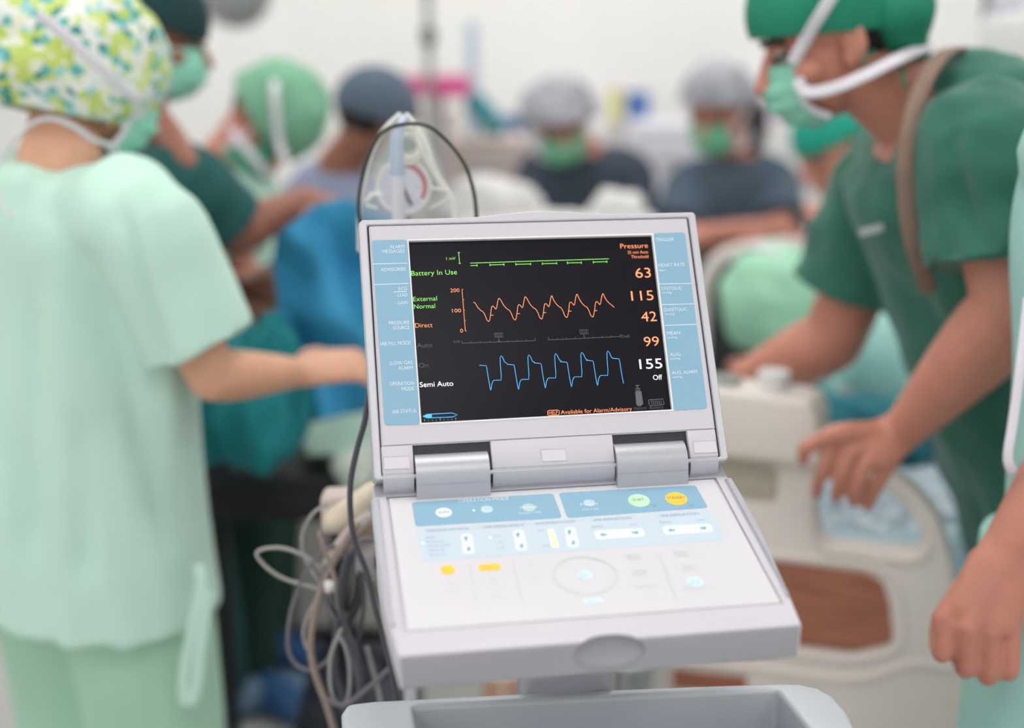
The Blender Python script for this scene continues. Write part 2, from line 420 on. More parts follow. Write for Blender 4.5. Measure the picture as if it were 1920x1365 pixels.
# balloon wave
dp = [(920.1, 732), (972.2, 730.4), (1022.5, 727.8), (1071.5, 725.5), (1120.3, 723), (1169.2, 719)]
cyc = [(-21.6, -47.4), (-8.6, -46.2), (-7.5, -43), (-5.9, -32), (-2.8, -13.6), (-.9, -3), (0, 0), (1, -4), (1.9, -11.3), (4.2, -17.5), (6.5, -19), (19.3, -19.2), (19.6, -30), (18.2, -46), (17.6, -61), (19.2, -65), (22.3, -62), (26.2, -53), (30.5, -50.6)]
L = [(899.5, 684.6)]
for i, (x, y) in enumerate(dp): L += [(x + a, y + b) for a, b in (cyc if i < 5 else cyc[:5] + [(0, 0)])]
S_('balloon_trace', EB, [], [L], .00055)
g = [(793, 780.6), (801, 776.8), (848, 774.4), (857.5, 777.6), (849, 781.8), (801, 783.6), (793, 780.6)]
S_('balloon_status_icon', EB, [], [g], .0006, [[(793, 780.6), (801, 776.8), (809.5, 776.5), (809.5, 783.2), (801, 783.6)]])
S_('status_scale', M('screen_grey', '8A8A95', .5, emit=.7, amt=0), [], [[(796 + i * 7.3, 788 - i * .35 - (2.2 if i % 4 == 0 else 0)), (796.3 + i * 7.3, 789.5 - i * .35)] for i in range(9)], .0005)
# label strips
BLU = M('label_blue', '82ACC4', .5, amt=.02, scale=300); LBW = M('print_white', 'EEF3F8', .6, amt=0)
ML = MON @ Matrix.Translation((0, 0, .0008)); lp = plane_xy(ML)
bm = NB(); P = [tuple(lp(*p)) for p in ((697, 450.5), (763, 449.3), (787, 796), (721, 797.5))]
poly(bm, [P[1]] + rpoly(P, .0045)[6:] if False else rpoly(P, .0035), .0003, ML); strip = bm_obj('left_label_strip', bm, BLU, con)
LW = ML @ Matrix.Translation((0, 0, .0002))
W('printed_text', LBW, [('ALARM', 731, 758, 466, 6.5), ('MESSAGES', 717, 758.5, 475, 6.8), ('ADVISORIES', 714.5, 760.5, 509, 6.8), ('ECG', 747.5, 762.8, 544.5, 6.4), ('- LEAD', 741, 764, 556.5, 6), ('- GAIN', 741, 765, 571, 6.2),
   ('PRESSURE', 729.5, 767.5, 609, 6.5), ('SOURCE', 737.5, 768, 618, 6.5), ('IAB FILL MODE', 713.5, 770, 648, 6.8), ('SLOW GAS', 730.5, 773.3, 684.5, 6.8), ('ALARM', 747, 774, 693.5, 6.5), ('OPERATION', 730.5, 776.3, 723.5, 7), ('MODE', 753.5, 776.5, 732.5, 6.8), ('IAB STATUS', 736, 780.3, 775.5, 7)],
  strip, lp, LW, .0, [[(699, 495.2), (764, 493.5)], [(701, 533.8), (767, 531.5)], [(738, 547.4), (762, 546.6)]], .0006)
bm = NB(); P = [tuple(lp(*p)) for p in ((1224.5, 437.4), (1284, 435.6), (1326.5, 765.5), (1263.3, 769.8))]
poly(bm, rpoly(P, .0035), .0003, ML); strip = bm_obj('right_label_strip', bm, BLU, con)
for it in [('TRIGGER', 1229, 1264, 452.5, 6), ('HEART RATE', 1235, 1284, 500.5, 6.5), ('bpm', 1236, 1248, 508.5, 4), ('SYSTOLIC', 1240.5, 1279, 544.3, 6.2), ('mmHg', 1242, 1259, 550.8, 4), ('DIASTOLIC', 1245.5, 1288.5, 584, 6.3), ('mmHg', 1247, 1264.5, 591, 4),
   ('MEAN', 1251, 1275.5, 628, 6.3), ('mmHg', 1252.5, 1270, 635, 4), ('AUG.', 1256.5, 1278, 668, 6.5), ('mmHg', 1257.5, 1275, 674.5, 4), ('AUG. ALARM', 1260.5, 1307.5, 702, 6.5), ('mmHg', 1261.5, 1279, 709, 4)]: W('printed_text', LBW, [it], strip, lp, LW, 0)
W('divider_lines', LBW, [], strip, lp, LW, .0, [[(1236, 532.6), (1296.5, 531.6)], [(1241.5, 571.5), (1301, 569.8)], [(1246, 610.5), (1306, 608)]], .0006)
# lower display edge: end blocks, centre block and hinge
STK = M('blank_sticker', 'D2CDD4', .5, amt=.01)
ks = lambda px, py: mp(px, py)
def xat(px, py): return mp(px, py).x
Hc = (0.0, -.0125)      # hinge axis u, n
def cyl(bm, x0, x1, r, m4, uc, nc, seg=40):
    return tube(bm, [m4 @ V((x0, uc, nc)), m4 @ V((x1, uc, nc))], r, n=seg, cap='flat')
xe0, xe1 = xat(716, 880), xat(777, 880); xc0, xc1 = xat(920, 850), xat(1151, 840); xr0, xr1 = xat(1288, 820), xat(1347, 850)
for nm, a, b, stx in (('end_block', xe0, xe1, [(719, 858), (767, 855.5), (769, 879), (720.5, 881)]), ('centre_block', xc0, xc1, [(1013, 844), (1058.5, 842), (1062, 864), (1016.5, 866)]), ('end_block', xr0, xr1, [(1298, 829), (1340, 826.5), (1345, 848.5), (1302, 850.5)])):
    bm = NB(); box(bm, (a + .0004, .0005, -.014), (b - .0004, .0275, .0012), MON, .0012); blk = bm_obj(nm, bm, WPL, con, angle=.6)
    bm = NB(); cyl(bm, a + .0008, b - .0008, .0165, MON, -.0002, -.0165); bm_obj('hinge_knuckle', bm, SILV, blk, angle=.6)
    q = ml(stx); bm = NB(); poly(bm, rpoly(q, .0006), .0003, MON @ Matrix.Translation((0, 0, .00155))); bm_obj('sticker', bm, STK, blk)
    bm = NB(); ribbon(bm, q + [q[0]], .0004, MON @ Matrix.Translation((0, 0, .0016))); flat_obj('sticker_outline', bm, M('outline_grey', '9C98A4', .6), blk)
for a, b in ((xat(778, 880), xat(918, 880)), (xat(1153, 860), xat(1286, 850))):
    bm = NB(); cyl(bm, a + .0004, b - .0004, .0212, MON, .0006, -.0145)
    m0 = CON
    # skirt dropping from the barrel to the keypad deck
    c = MON @ V((0, -.001, -.0145)); cl = CON.inverted() @ c
    box(bm, (a + .0004, cl.y - .0208, cl.z - .035), (b - .0004, cl.y + .017, cl.z - .001), CON)
    bm_obj('hinge_barrel', bm, SILV, con, angle=.5)
bm = NB(); cyl(bm, -.160, .162, .009, MON, -.001, -.0145); bm_obj('hinge_shaft', bm, M('dark_gap', '2A2C36', .6), con, angle=.5)

# keypad housing
KW = .1595
def side(w): return .1725 - .006 * (w / .2175) + .0045 * math.sin(math.pi * min(1, max(0, w / .2175)))
nW = 14; ringsL = []
out = [(side(i / nW * .2175), -i / nW * .2175) for i in range(nW + 1)]
pts = [(-.172, .012), (.172, .012)] + out + [(-x, y) for x, y in out[::-1]]
bm = NB(); vs = [bm.verts.new(KEY @ V((p[0], p[1], .0005))) for p in pts]
dn = V((0, 0, -1))
hs = []
for p in pts:
    q = KEY @ V((p[0], p[1], .0005)); f = -p[1] / .2175
    hs.append(bm.verts.new(q + dn * (.030 + .03 * max(0, 1 - f)) + (Rc @ V((-.0015 * math.copysign(1, p[0]), 0, 0)))))
bm.faces.new(vs)
for i in range(len(vs)): bm.faces.new((vs[i], vs[(i + 1) % len(vs)], hs[(i + 1) % len(vs)], hs[i]))
bm.faces.new(hs[::-1])
bmesh.ops.recalc_face_normals(bm, faces=bm.faces)
sharp = [e for e in bm.edges if e.calc_face_angle(0) > .7]
bmesh.ops.bevel(bm, geom=sharp, offset=.003, segments=4, profile=.5, affect='EDGES')
hous = bm_obj('keypad_housing', bm, WPL, con, angle=.7)
# scoop and recess cut into the housing
bm = NB(); c = KEY @ V((.004, -.2200, -.0105)); ell(bm, c, (.030, .0105, .0155), KEY.to_3x3() @ V((1, 0, 0)), Rc @ V((0, 1, 0)), V((0, 0, 1)), 48, 24)
cut = bm_obj('cut', bm, WPL)
bm = NB(); box(bm, (-KW - .0005, -.1895, -.0022), (KW + .0005, .0005, .01), KEY); cut2 = bm_obj('cut', bm, WPL)
for c_ in (cut, cut2):
    md = hous.modifiers.new('b', 'BOOLEAN'); md.operation = 'DIFFERENCE'; md.object = c_; md.solver = 'EXACT'
bake(hous)
hous.data.materials.append(M('shaded_front_plastic', '97969C', .45, amt=.02, scale=300))  # darker copy of the housing plastic: shade painted onto the front faces
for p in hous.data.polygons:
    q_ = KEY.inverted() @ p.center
    if p.normal.dot(Rc @ V((0, -1, 0))) > .86 or (abs(q_.x) < .06 and q_.y < -.19 and q_.z < -.0006): p.material_index = 1  # front and scoop faces get the painted shade
hous.data.polygons.foreach_set('use_smooth', [True] * len(hous.data.polygons)); hous.data.set_sharp_from_angle(angle=.6)
for c_ in (cut, cut2): bpy.data.objects.remove(c_)
# silver side grips and deck strip
for sx in (-1, 1):
    bm = NB(); a = []; b = []
    for i in range(16):
        f = i / 15; wv = .004 + f * .178
        a.append((sx * (.1648 + .002), -wv)); b.append((sx * (side(wv) + .0015 - .004 * f), -wv))
    poly(bm, a + b[::-1], .012, KEY @ Matrix.Translation((0, 0, .0028)))
    bmesh.ops.recalc_face_normals(bm, faces=bm.faces)
    bmesh.ops.bevel(bm, geom=[e for e in bm.edges if e.calc_face_angle(0) > .9], offset=.0013, segments=2, affect='EDGES')
    bm_obj('side_grip', bm, SILV, con, angle=.6)
bm = NB(); box(bm, (-.171, .0, -.004), (.171, .02, .0012), KEY, .0008); bm_obj('rear_deck', bm, SILV, con)
# keypad membrane
P = [(-.1572, -.0012), (.1572, -.0012), (.1592, -.1868), (-.1560, -.1868)]
bm = NB(); poly(bm, rpoly(P, .001), .0012, KEY @ Matrix.Translation((0, 0, -.0006))); mem = bm_obj('keypad_membrane', bm, M('membrane_white', 'D0CED3', .4, amt=.01, scale=300), con)
KM = KEY @ Matrix.Translation((0, 0, -.0004)); kq = plane_xy(KM); KM2 = KM @ Matrix.Translation((0, 0, .00015)); KM3 = KM @ Matrix.Translation((0, 0, .0003))
def K(name, m, P, r=.003, mt=KM, lines=None):
    bm = NB(); poly(bm, rpoly([tuple(kq(*p)) for p in P], r) if r else [tuple(kq(*p)) for p in P], .0002, mt); return bm_obj(name, bm, m, mem)
PBL = M('panel_blue', '83ACC4', .45, amt=.02); PBP = M('panel_pale_blue', 'C2D0DC', .45, amt=.01); PWH = M('button_white', 'DDE3EA', .45, amt=.01)
K('operation_panel', PBL, [(772, 942), (1037, 925), (1054, 971), (779, 987)], .004)
K('standby_panel', PBL, [(1047, 924), (1304, 910), (1328, 952), (1064, 971)], .004)
K('settings_panel', PBP, [(779, 991), (1331, 955), (1359, 1012), (793, 1053)], .004)
def kc(name, m, cx, cy, rx, mt=KM2, rr=None):
    c = kq(cx, cy); e = kq(cx + rx, cy - .06 * rx); r = (e - c).length
    bm = NB(); poly(bm, ellp(c.x, c.y, r, rr or r), .0002, mt); return bm_obj(name, bm, m, mem)
kc('round_button', PWH, 832, 961, 15.5); kc('round_button', M('button_pale', 'B9D3DF', .5), 913, 955, 11.5); kc('round_button', M('button_grey_green', 'BBD2D6', .5), 992, 951.5, 12.5)
kc('round_button', M('button_pale', 'B9D3DF', .5), 1105, 943, 11); kc('start_button', M('button_green', 'BFE8C0', .5), 1198, 938.5, 20); kc('standby_button', M('button_yellow', 'F7C73B', .5), 1268, 935, 20)
kc('status_led', M('led_green', 'CFF5C0', .5, emit=.3), 888.5, 957, 2.6); kc('yellow_button', M('button_yellow', 'F7C73B', .5), 839.5, 1068.5, 14)
K('yellow_key', M('button_yellow', 'F7C73B', .5), [(897, 1058.5), (938, 1056), (940, 1068), (898, 1071)], .006, KM2)
PG = M('print_grey', '879BAE', .6, amt=0); PGF = M('print_faint', 'BDBCC6', .6, amt=0); PDK = M('print_dark', '5C6672', .6, amt=0); PBA = M('print_blue', '6FA3BC', .6, amt=0)
def each(fn, name, m, items, *a):
    for it in items: fn(name, m, [it], *a)
def KT(name, m, items, lines=(), lw=.0005, polys=(), wt=.0): return W(name, m, items, mem, kq, KM3, wt, lines, lw, polys)
d = -.055
KT('white_print', LBW, [('OPERATION MODE', 861, 954.5, 943, 6, ), ('Pediatric Only', 974, 1016.5, 964.5, 3.6), ('Zero', 1097, 1113, 942.5, 4), ('Pressure', 1089, 1122, 948.5, 4.4), ('Hold 2 Sec', 1092, 1123, 957.5, 3.6), ('Semi', 904, 922, 953.5, 3.6), ('Auto', 904, 922, 959.5, 3.6), ('Manual', 977, 1007, 954.5, 5)])
KT('button_print', PDK, [('AUTO', 822.5, 842.5, 963.5, 4.5), ('START', 1187.5, 1208.5, 940.5, 5), ('STANDBY', 1252.5, 1285, 937, 5)], [[(1222, 948), (1226, 945), (1231, 948), (1226, 951), (1222, 948)], [(1293, 945), (1293, 949), (1296, 950), (1299, 948), (1299, 944)]], .0003)
each(KT, 'setting_print', PG, [('TRIGGER SOURCE', 798, 879, 998, 4.6), ('IAB FREQUENCY', 908, 983, 991, 4.6), ('AUGMENTATION', 1004, 1079, 984.5, 4.6), ('IAB INFLATION', 1114, 1184, 977.5, 4.6), ('IAB DEFLATION', 1240, 1311, 969.5, 4.6),
   ('ECG', 799, 815, 1010.5, 3.8), ('Pressure', 801, 832, 1018.5, 3.8), ('Pacer V/AV', 803, 847, 1026.5, 3.8), ('Pacer A', 804, 834, 1034.5, 3.8), ('Internal', 806, 836, 1043, 3.8), ('1:1', 928, 938, 1007.5, 3.8), ('1:2', 930, 942, 1019, 3.8), ('1:3', 933, 945, 1029.5, 3.8),
   ('MAX', 1008, 1021, 997.5, 3), ('MIN', 1018, 1029, 1026, 3), ('Earlier', 1110, 1132, 990, 3.6), ('Later', 1183, 1197, 985.5, 3.6), ('Earlier', 1238, 1259, 981.5, 3.6), ('Later', 1309, 1323, 977, 3.6)])
arr = []
for ax_, ay, dx, dy in ((873.5, 1010, 0, -1), (879, 1030, 0, 1), (971, 1003, 0, -1), (978, 1024, 0, 1), (1067.5, 998, 0, -1), (1075, 1018, 0, 1), (1131, 1003, -1, 0), (1191.5, 999, 1, 0), (1259, 994.5, -1, 0), (1319, 990.5, 1, 0)):
    px_, py_ = -dy, dx; s = 4.2 if dy else 6.5; s2 = 4.5 if dy else 3.2
    arr.append([(ax_ + dx * s, ay + dy * s), (ax_ + px_ * s2, ay + py_ * s2), (ax_ + px_ * s2 * .4, ay + py_ * s2 * .4), (ax_ - dx * s + px_ * s2 * .4, ay - dy * s + py_ * s2 * .4), (ax_ - dx * s - px_ * s2 * .4, ay - dy * s - py_ * s2 * .4), (ax_ - px_ * s2 * .4, ay - py_ * s2 * .4), (ax_ - px_ * s2, ay - py_ * s2)])
for (a0, b0), (a1, b1) in (((873.5, 1010), (879, 1030)), ((971, 1003), (978, 1024)), ((1067.5, 998), (1075, 1018))):
    K('rocker_key', PWH, [(a0 - 10, b0 - 9), (a0 + 11, b0 - 10), (a1 + 12, b1 + 8), (a1 - 11, b1 + 9)], .004, KM2)
for (a0, b0), (a1, b1) in (((1131, 1003), (1191.5, 999)), ((1259, 994.5), (1319, 990.5))):
    K('rocker_key', PWH, [(a0 - 18, b0 - 8), (a1 + 14, b1 - 9), (a1 + 19, b1 + 7), (a0 - 13, b0 + 9)], .0045, KM2)
bm = NB(); 
for a in arr: poly(bm, [tuple(kq(*p)) for p in a], .0001, KM @ Matrix.Translation((0, 0, .0004)))
bm_obj('arrow_print', bm, PBA, mem)
K('augmentation_bar', M('led_yellow', 'F4FBAE', .5, emit=.45), [(1027, 993.5), (1037, 992.5), (1047.5, 1025), (1036, 1026)], 0, KM2)
for q in ((793, 1018.5), (920, 1008)): kc('status_led', M('led_green', 'CFF5C0', .5, emit=.3), *q, 2.6)
oc = kq(1097, 1079)
rr = abs(kq(1156, 1077).x - oc.x)
circ = [(oc.x + rr * math.cos(t / 32 * 2 * math.pi), oc.y + rr * .93 * math.sin(t / 32 * 2 * math.pi)) for t in range(33)]
KT('faint_print', PGF, [('Ref', 838, 852, 1097, 5), ('Set Line', 833, 862, 1111, 3.5), ('Print', 918, 934, 1089, 4.5), ('Strip', 919, 933, 1095, 3.5), ('Freeze', 922, 942, 1121, 5), ('Dim', 992, 1004, 1060, 3.5), ('Alarm', 998, 1014, 1087, 3.5), ('IAB Fill', 1171, 1199, 1044, 4), ('Mode', 1178, 1202, 1050, 4),
    ('Slow Gas', 1186, 1212, 1073, 4), ('Alarm', 1186, 1212, 1079, 4), ('Aug Alarm', 1192, 1230, 1102, 4), ('Patient', 1265, 1292, 1038, 4), ('Doppler', 1267, 1293, 1044, 4), ('Audio', 1280, 1302, 1064, 4), ('Volume', 1280, 1304, 1070, 4), ('Reference Line', 1283, 1338, 1107, 3.5), ('Hold', 1110, 1124, 1052, 4)],
   [[(880, 1060), (893, 1130)], [(960, 1052), (980, 1130)], [(1234, 1035), (1268, 1125)]], .0004)
bm = NB(); ribbon(bm, circ, .0005, KM3); flat_obj('dial_ring', bm, PGF, mem)
PAQ = M('button_aqua', 'D3E8F2', .5, amt=.01)
kc('oval_button', PAQ, 1097, 1079, 14, rr=.006); kc('oval_button', PAQ, 1303, 1091, 15, rr=.0065); kc('oval_button', PAQ, 1113, 1127, 20, rr=.0035)
for L_ in ([('Select', 1087, 1107, 1079.5, 4), ('Menu', 1089, 1106, 1085, 3.5), ('Aug', 1295, 1311, 1091, 4), ('Alarm', 1294, 1313, 1097, 4), ('Exit', 1104, 1121, 1129.5, 4)][0:2], [('Select', 1087, 1107, 1079.5, 4), ('Menu', 1089, 1106, 1085, 3.5), ('Aug', 1295, 1311, 1091, 4), ('Alarm', 1294, 1313, 1097, 4), ('Exit', 1104, 1121, 1129.5, 4)][2:4], [('Select', 1087, 1107, 1079.5, 4), ('Menu', 1089, 1106, 1085, 3.5), ('Aug', 1295, 1311, 1091, 4), ('Alarm', 1294, 1313, 1097, 4), ('Exit', 1104, 1121, 1129.5, 4)][4:5]): KT('oval_print', PG, L_)

# column, tray and cart below
cx = .0 ; 
_y = plane_xy(CON @ Matrix.Translation((0, 0, -.212)))(1060, 1290); cx_, cy_ = _y.x + .004, _y.y + .022
bm = NB(); tube(bm, [CON @ V((cx_, cy_, -.05)), CON @ V((cx_, cy_, -.185)), CON @ V((cx_, cy_, -.205)), CON @ V((cx_, cy_, -.32))], [(.040, .03), (.040, .03), (.045, .032), (.05, .034)], ref=EX, n=32, sq=3, cap='flat', k=3)
bm_obj('support_column', bm, SILV, con, angle=.6)
TZ = -.212
TM = CON @ Matrix.Translation((0, 0, TZ)); tq = plane_xy(TM)
def tl(L): return [tuple(tq(*p)) for p in L]
o1 = tl([(640, 1334), (650, 1318), (700, 1312), (1000, 1296), (1300, 1284), (1455, 1279), (1500, 1280), (1535, 1288)])
yb = o1[0][1]
i1 = tl([(1457, 1291), (775, 1324)])
x_l, x_r = o1[0][0], o1[-1][0]
out = [(x_l, yb - .20)] + [(x_l, yb - .02)] + o1 + [(x_r + .022, yb + .002 - .02), (x_r + .036, yb - .06), (x_r + .044, yb - .12), (x_r + .046, yb - .20)]
inn = [(i1[0][0] + .004, yb - .17), (i1[0][0], i1[0][1]), (i1[1][0], i1[1][1]), (i1[1][0], yb - .17)]
out = [(x_l, yb - .20)] + o1 + tl([(1562, 1303), (1588, 1332), (1606, 1372), (1618, 1430)]); out = out + [(out[-1][0], yb - .20)]
bm = NB(); poly(bm, out, .085, TM, [rpoly(inn, .006)])
bmesh.ops.recalc_face_normals(bm, faces=bm.faces)
bmesh.ops.bevel(bm, geom=[e for e in bm.edges if e.calc_face_angle(0) > .9], offset=.006, segments=4, profile=.5, affect='EDGES')
TRG = M('tray_grey_plastic', 'C4C8CE', .42, metal=.1, amt=.02, scale=300)
tray = bm_obj('storage_tray', bm, TRG, con, angle=.8)
bm = NB(); box(bm, (inn[2][0] - .01, yb - .18, TZ - .088), (inn[0][0] + .01, yb + .01, TZ - .08), CON); bm_obj('tray_floor', bm, TRG, con)
CB = T0.z
bm = NB(); box(bm, (-.15, -.26, .16 - CB), (.17, .10, TZ - .086), CON, .015); bm_obj('cart_body', bm, WPL, con, angle=.6)
bm = NB(); box(bm, (-.22, -.32, .08 - CB), (.24, .16, .165 - CB), CON, .02); bm_obj('cart_base', bm, M('dark_navy_plastic', '1B2030', .5), con, angle=.6)
for cx, cy in ((-.19, -.28), (.21, -.28), (-.19, .12), (.21, .12)):
    bm = NB(); tube(bm, [CON @ V((cx - .015, cy, .04 - CB)), CON @ V((cx + .015, cy, .04 - CB))], .04, n=24, cap='flat')
    box(bm, (cx - .02, cy - .012, .04 - CB), (cx + .02, cy + .012, .085 - CB), CON); bm_obj('caster', bm, BLK, con, angle=.6)

# ------------------------------------------------------------------ people
def face_frame(f, u):
    f = V(f).normalized(); u = (V(u) - f * V(u).dot(f)).normalized(); l = u.cross(f); return l, f, u
def hand(bm, w, d, n, thumb, curl=(.5, .6, .7), scale=1, spread=.05, tcurl=.4):
    """palm, four separate fingers and a thumb on the `thumb` side; n = back-of-hand normal"""
    d = V(d).normalized(); n = (V(n) - d * V(n).dot(d)).normalized(); l = d.cross(n) * thumb
    s = scale; P = lambda a, b, c: w + (d * a + l * b + n * c) * s
    tube(bm, [P(-.02, 0, 0), P(.02, .0, .0), P(.055, .002, .002), P(.088, 0, 0)], [(.027 * s, .02 * s), (.032 * s, .019 * s), (.040 * s, .016 * s), (.038 * s, .012 * s)], ref=l, n=16)
    for k, (lat, L, r) in enumerate(((.031, .072, .0092), (.0105, .080, .0095), (-.0105, .074, .009), (-.030, .058, .008))):
        q = P(.084 - abs(k - 1) * .004, lat, 0); dd = (d + l * spread * (1.5 - k)).normalized(); pts = [q]; ax = dd.cross(n).normalized()
        for ph, (fr, c) in enumerate(zip((.45, .31, .24), curl)):
            dd = Matrix.Rotation(-c * (1 + .12 * k), 3, ax) @ dd; q = q + dd * L * fr * s; pts.append(q)
        tube(bm, pts, [r * s, r * .98 * s, r * .92 * s, r * .8 * s], n=10, k=3)
    q = P(.018, .026, -.004); td = (d * .62 + l * .72 - n * .30).normalized(); t2 = (td * math.cos(tcurl) + (d - l * .3 - n * .3).normalized() * math.sin(tcurl)).normalized()
    a = q + td * .040 * s; b = a + t2 * .032 * s; c = b + (t2 - n * .25).normalized() * .024 * s
    tube(bm, [q, a, b, c], [.0145 * s, .0115 * s, .0105 * s, .0085 * s], n=10, k=3)
def head_bm(bm, c, f, u, s=1.0):
    l, f, u = face_frame(f, u); P = lambda a, b, h: c + (l * a + f * b + u * h) * s
    ell(bm, P(0, -.012, .03), (.074 * s, .097 * s, .088 * s), l, f, u)
    ell(bm, P(0, .030, -.035), (.062 * s, .060 * s, .072 * s), l, f, u)
    ell(bm, P(0, .052, -.078), (.038 * s, .036 * s, .030 * s), l, f, u)
    ell(bm, P(0, .066, .022), (.052 * s, .022 * s, .016 * s), l, f, u)            # brow
    tube(bm, [P(0, .084, .015), P(0, .100, -.008), P(0, .112, -.030)], [.008 * s, .010 * s, .014 * s], n=10)
    ell(bm, P(0, .090, -.058), (.024 * s, .012 * s, .007 * s), l, f, u); ell(bm, P(0, .088, -.068), (.021 * s, .011 * s, .007 * s), l, f, u)
    for e in (-1, 1):
        ell(bm, P(e * .046, .052, -.028), (.024 * s, .026 * s, .022 * s), l, f, u)  # cheek
        X = (l * e * .5 - f * .86).normalized(); Zz = u; Yy = Zz.cross(X)
        ell(bm, P(e * .082, -.008, -.008), (.019 * s, .006 * s, .032 * s), X, Yy, Zz, 14, 10)
        ell(bm, P(e * .076, .002, -.03), (.006 * s, .010 * s, .016 * s), l, f, u, 10, 8)
def face_parts(par, c, f, u, s=1.0, hair=HAIR, closed=True):
    l, f, u = face_frame(f, u); P = lambda a, b, h: c + (l * a + f * b + u * h) * s
    for e in (-1, 1):
        bm = NB(); ell(bm, P(e * .031, .078, .003), (.0112 * s,) * 3, l, f, u); eye = bm_obj('eye', bm, M('eye_white', 'B9ACA2', .2), par, True)
        bm = NB(); ell(bm, P(e * .031, .0865, .0005), (.0062 * s, .0048 * s, .0062 * s), l, f, u); bm_obj('iris', bm, M('iris_dark', '20150F', .15), eye, True)
        bm = NB(); tube(bm, [P(e * .047, .076, .004), P(e * .031, .0905, .003), P(e * .017, .082, .002)], .0036 * s, n=6); bm_obj('eyelash', bm, hair, eye, True)
        bm = NB(); tube(bm, [P(e * .050, .074, .021), P(e * .034, .089, .027), P(e * .016, .091, .023)], [(.003 * s, .0045 * s)] * 3, n=8, ref=f); bm_obj('eyebrow', bm, hair, par, True)
def cap(par, c, f, u, m, r=(.088, .112, .098), off=(0, -.008, .035), tilt=.0, cut=-.28, puff=0, name='surgical_cap', s=1.0, freq=30, fr=.0):
    l, f, u = face_frame(f, u)
    f2 = (f * math.cos(tilt) + u * math.sin(tilt)); u2 = (u * math.cos(tilt) - f * math.sin(tilt))
    cc = c + (l * off[0] + f * off[1] + u * off[2]) * s
    def fn(q):
        k = 1 + puff * noise.noise(q * 2.2 + cc * 3) + fr * math.sin(math.atan2(q.y, q.x) * 26) * max(0, 1 - abs(q.z) * 1.4)
        return q * k
    bm = NB(); ell(bm, cc, tuple(x * s for x in r), l, f2, u2, 64, 36, fn)
    g = bm.verts[:] + bm.edges[:] + bm.faces[:]
    bmesh.ops.bisect_plane(bm, geom=g, plane_co=cc + u2 * cut * r[2] * s, plane_no=-u2, clear_outer=True)
    o = bm_obj(name, bm, m, par, True)
    md = o.modifiers.new('s', 'SOLIDIFY'); md.thickness = .003; md.offset = 1; bake(o)
    for p in o.data.polygons: p.use_smooth = True
    return o, cc, l, f2, u2
def face_mask(par, c, f, u, s=1.0, ties=((1,), (1,)), m=None, tie_pts=None, down=0.0, wide=1.22):
    l, f, u = face_frame(f, u); P = lambda a, b, h: c + (l * a + f * b + u * (h - down)) * s
    bm = NB(); NU, NV = 28, 22; g = []
    for j in range(NV + 1):
        v = j / NV; h = -.004 - v * .108; row = []
        pr = .080 + .045 * math.sin(math.pi * (.12 + v * .72)) - .03 * v ** 3
        for i in range(NU + 1):
            a = (i / NU * 2 - 1); th = a * wide
            x = .074 * math.sin(th) * (1 - .12 * v); y = -.005 + pr * max(0, math.cos(th)) ** .8 + .004 * math.sin(v * math.pi * 8) * (1 - a * a)
            row.append(bm.verts.new(P(x, y, h - .012 * (a * a) * (1 - 2 * v) * 1.0 - .0)))
        g.append(row)
    EDG = {-1: [g[j][0].co.copy() for j in range(0, NV + 1, 3)], 1: [g[j][NU].co.copy() for j in range(0, NV + 1, 3)]}
    for j in range(NV):
        for i in range(NU): bm.faces.new((g[j][i], g[j][i + 1], g[j + 1][i + 1], g[j + 1][i]))
    o = bm_obj('face_mask', bm, m or MASKM, par, True); md = o.modifiers.new('s', 'SOLIDIFY'); md.thickness = .0025; bake(o)
    for p in o.data.polygons: p.use_smooth = True
    for e in (-1, 1):
        bm = NB(); tube(bm, EDG[e], [(.005 * s, .0028 * s)] * len(EDG[e]), ref=f, n=8, k=3); bm_obj('mask_edge', bm, TIE, o, True)
    for T in (tie_pts or []):
        bm = NB(); tube(bm, T, [(.0088 * s, .002 * s)] * len(T), n=8, k=6); bm_obj('tie', bm, TIE, o, True)
    return o
def std_ties(c, f, u, s=1.0, lift=.0):
    l, f, u = face_frame(f, u); P = lambda a, b, h: c + (l * a + f * b + u * h) * s; out = []
    for e in (-1, 1):
        out.append([P(e * .077, .02, -.015), P(e * .095, -.03, .035 + lift), P(e * .07, -.095, .085 + lift), P(0, -.118, .10 + lift)])
        out.append([P(e * .068, .016, -.108), P(e * .078, -.04, -.085), P(e * .05, -.09, -.07), P(0, -.10, -.065)])
    return out
def on_ell(px, py, c, ax, rr, k=1.0):
    """nearest point of an ellipsoid seen from the photographer, for laying ties on a cap"""
    d = ray(px, py).normalized(); o = CAM - c; O = V([o.dot(a) / (r_ * k) for a, r_ in zip(ax, rr)]); D = V([d.dot(a) / (r_ * k) for a, r_ in zip(ax, rr)])
    b = O.dot(D); q = b * b - D.dot(D) * (O.dot(O) - 1)
    t = (-b - math.sqrt(max(q, 0))) / D.dot(D); p = CAM + d * t
    if q < 0:
        O2 = V([(p - c).dot(a) / (r_ * k) for a, r_ in zip(ax, rr)]); p = c + (p - c) / O2.length
    return p
def limbs(bm, J, r_up=.050, r_el=.041, r_wr=.027):
    for sfx in 'LR':
        if 's' + sfx in J:
            s_, e_, w_ = J['s' + sfx], J['e' + sfx], J['w' + sfx]
            tube(bm, [s_, s_.lerp(e_, .5), e_], [r_up, r_up * .96, r_el], n=16, k=5)
            tube(bm, [e_, e_.lerp(w_, .3), w_], [r_el, r_el * 1.02, r_wr], n=16, k=5)
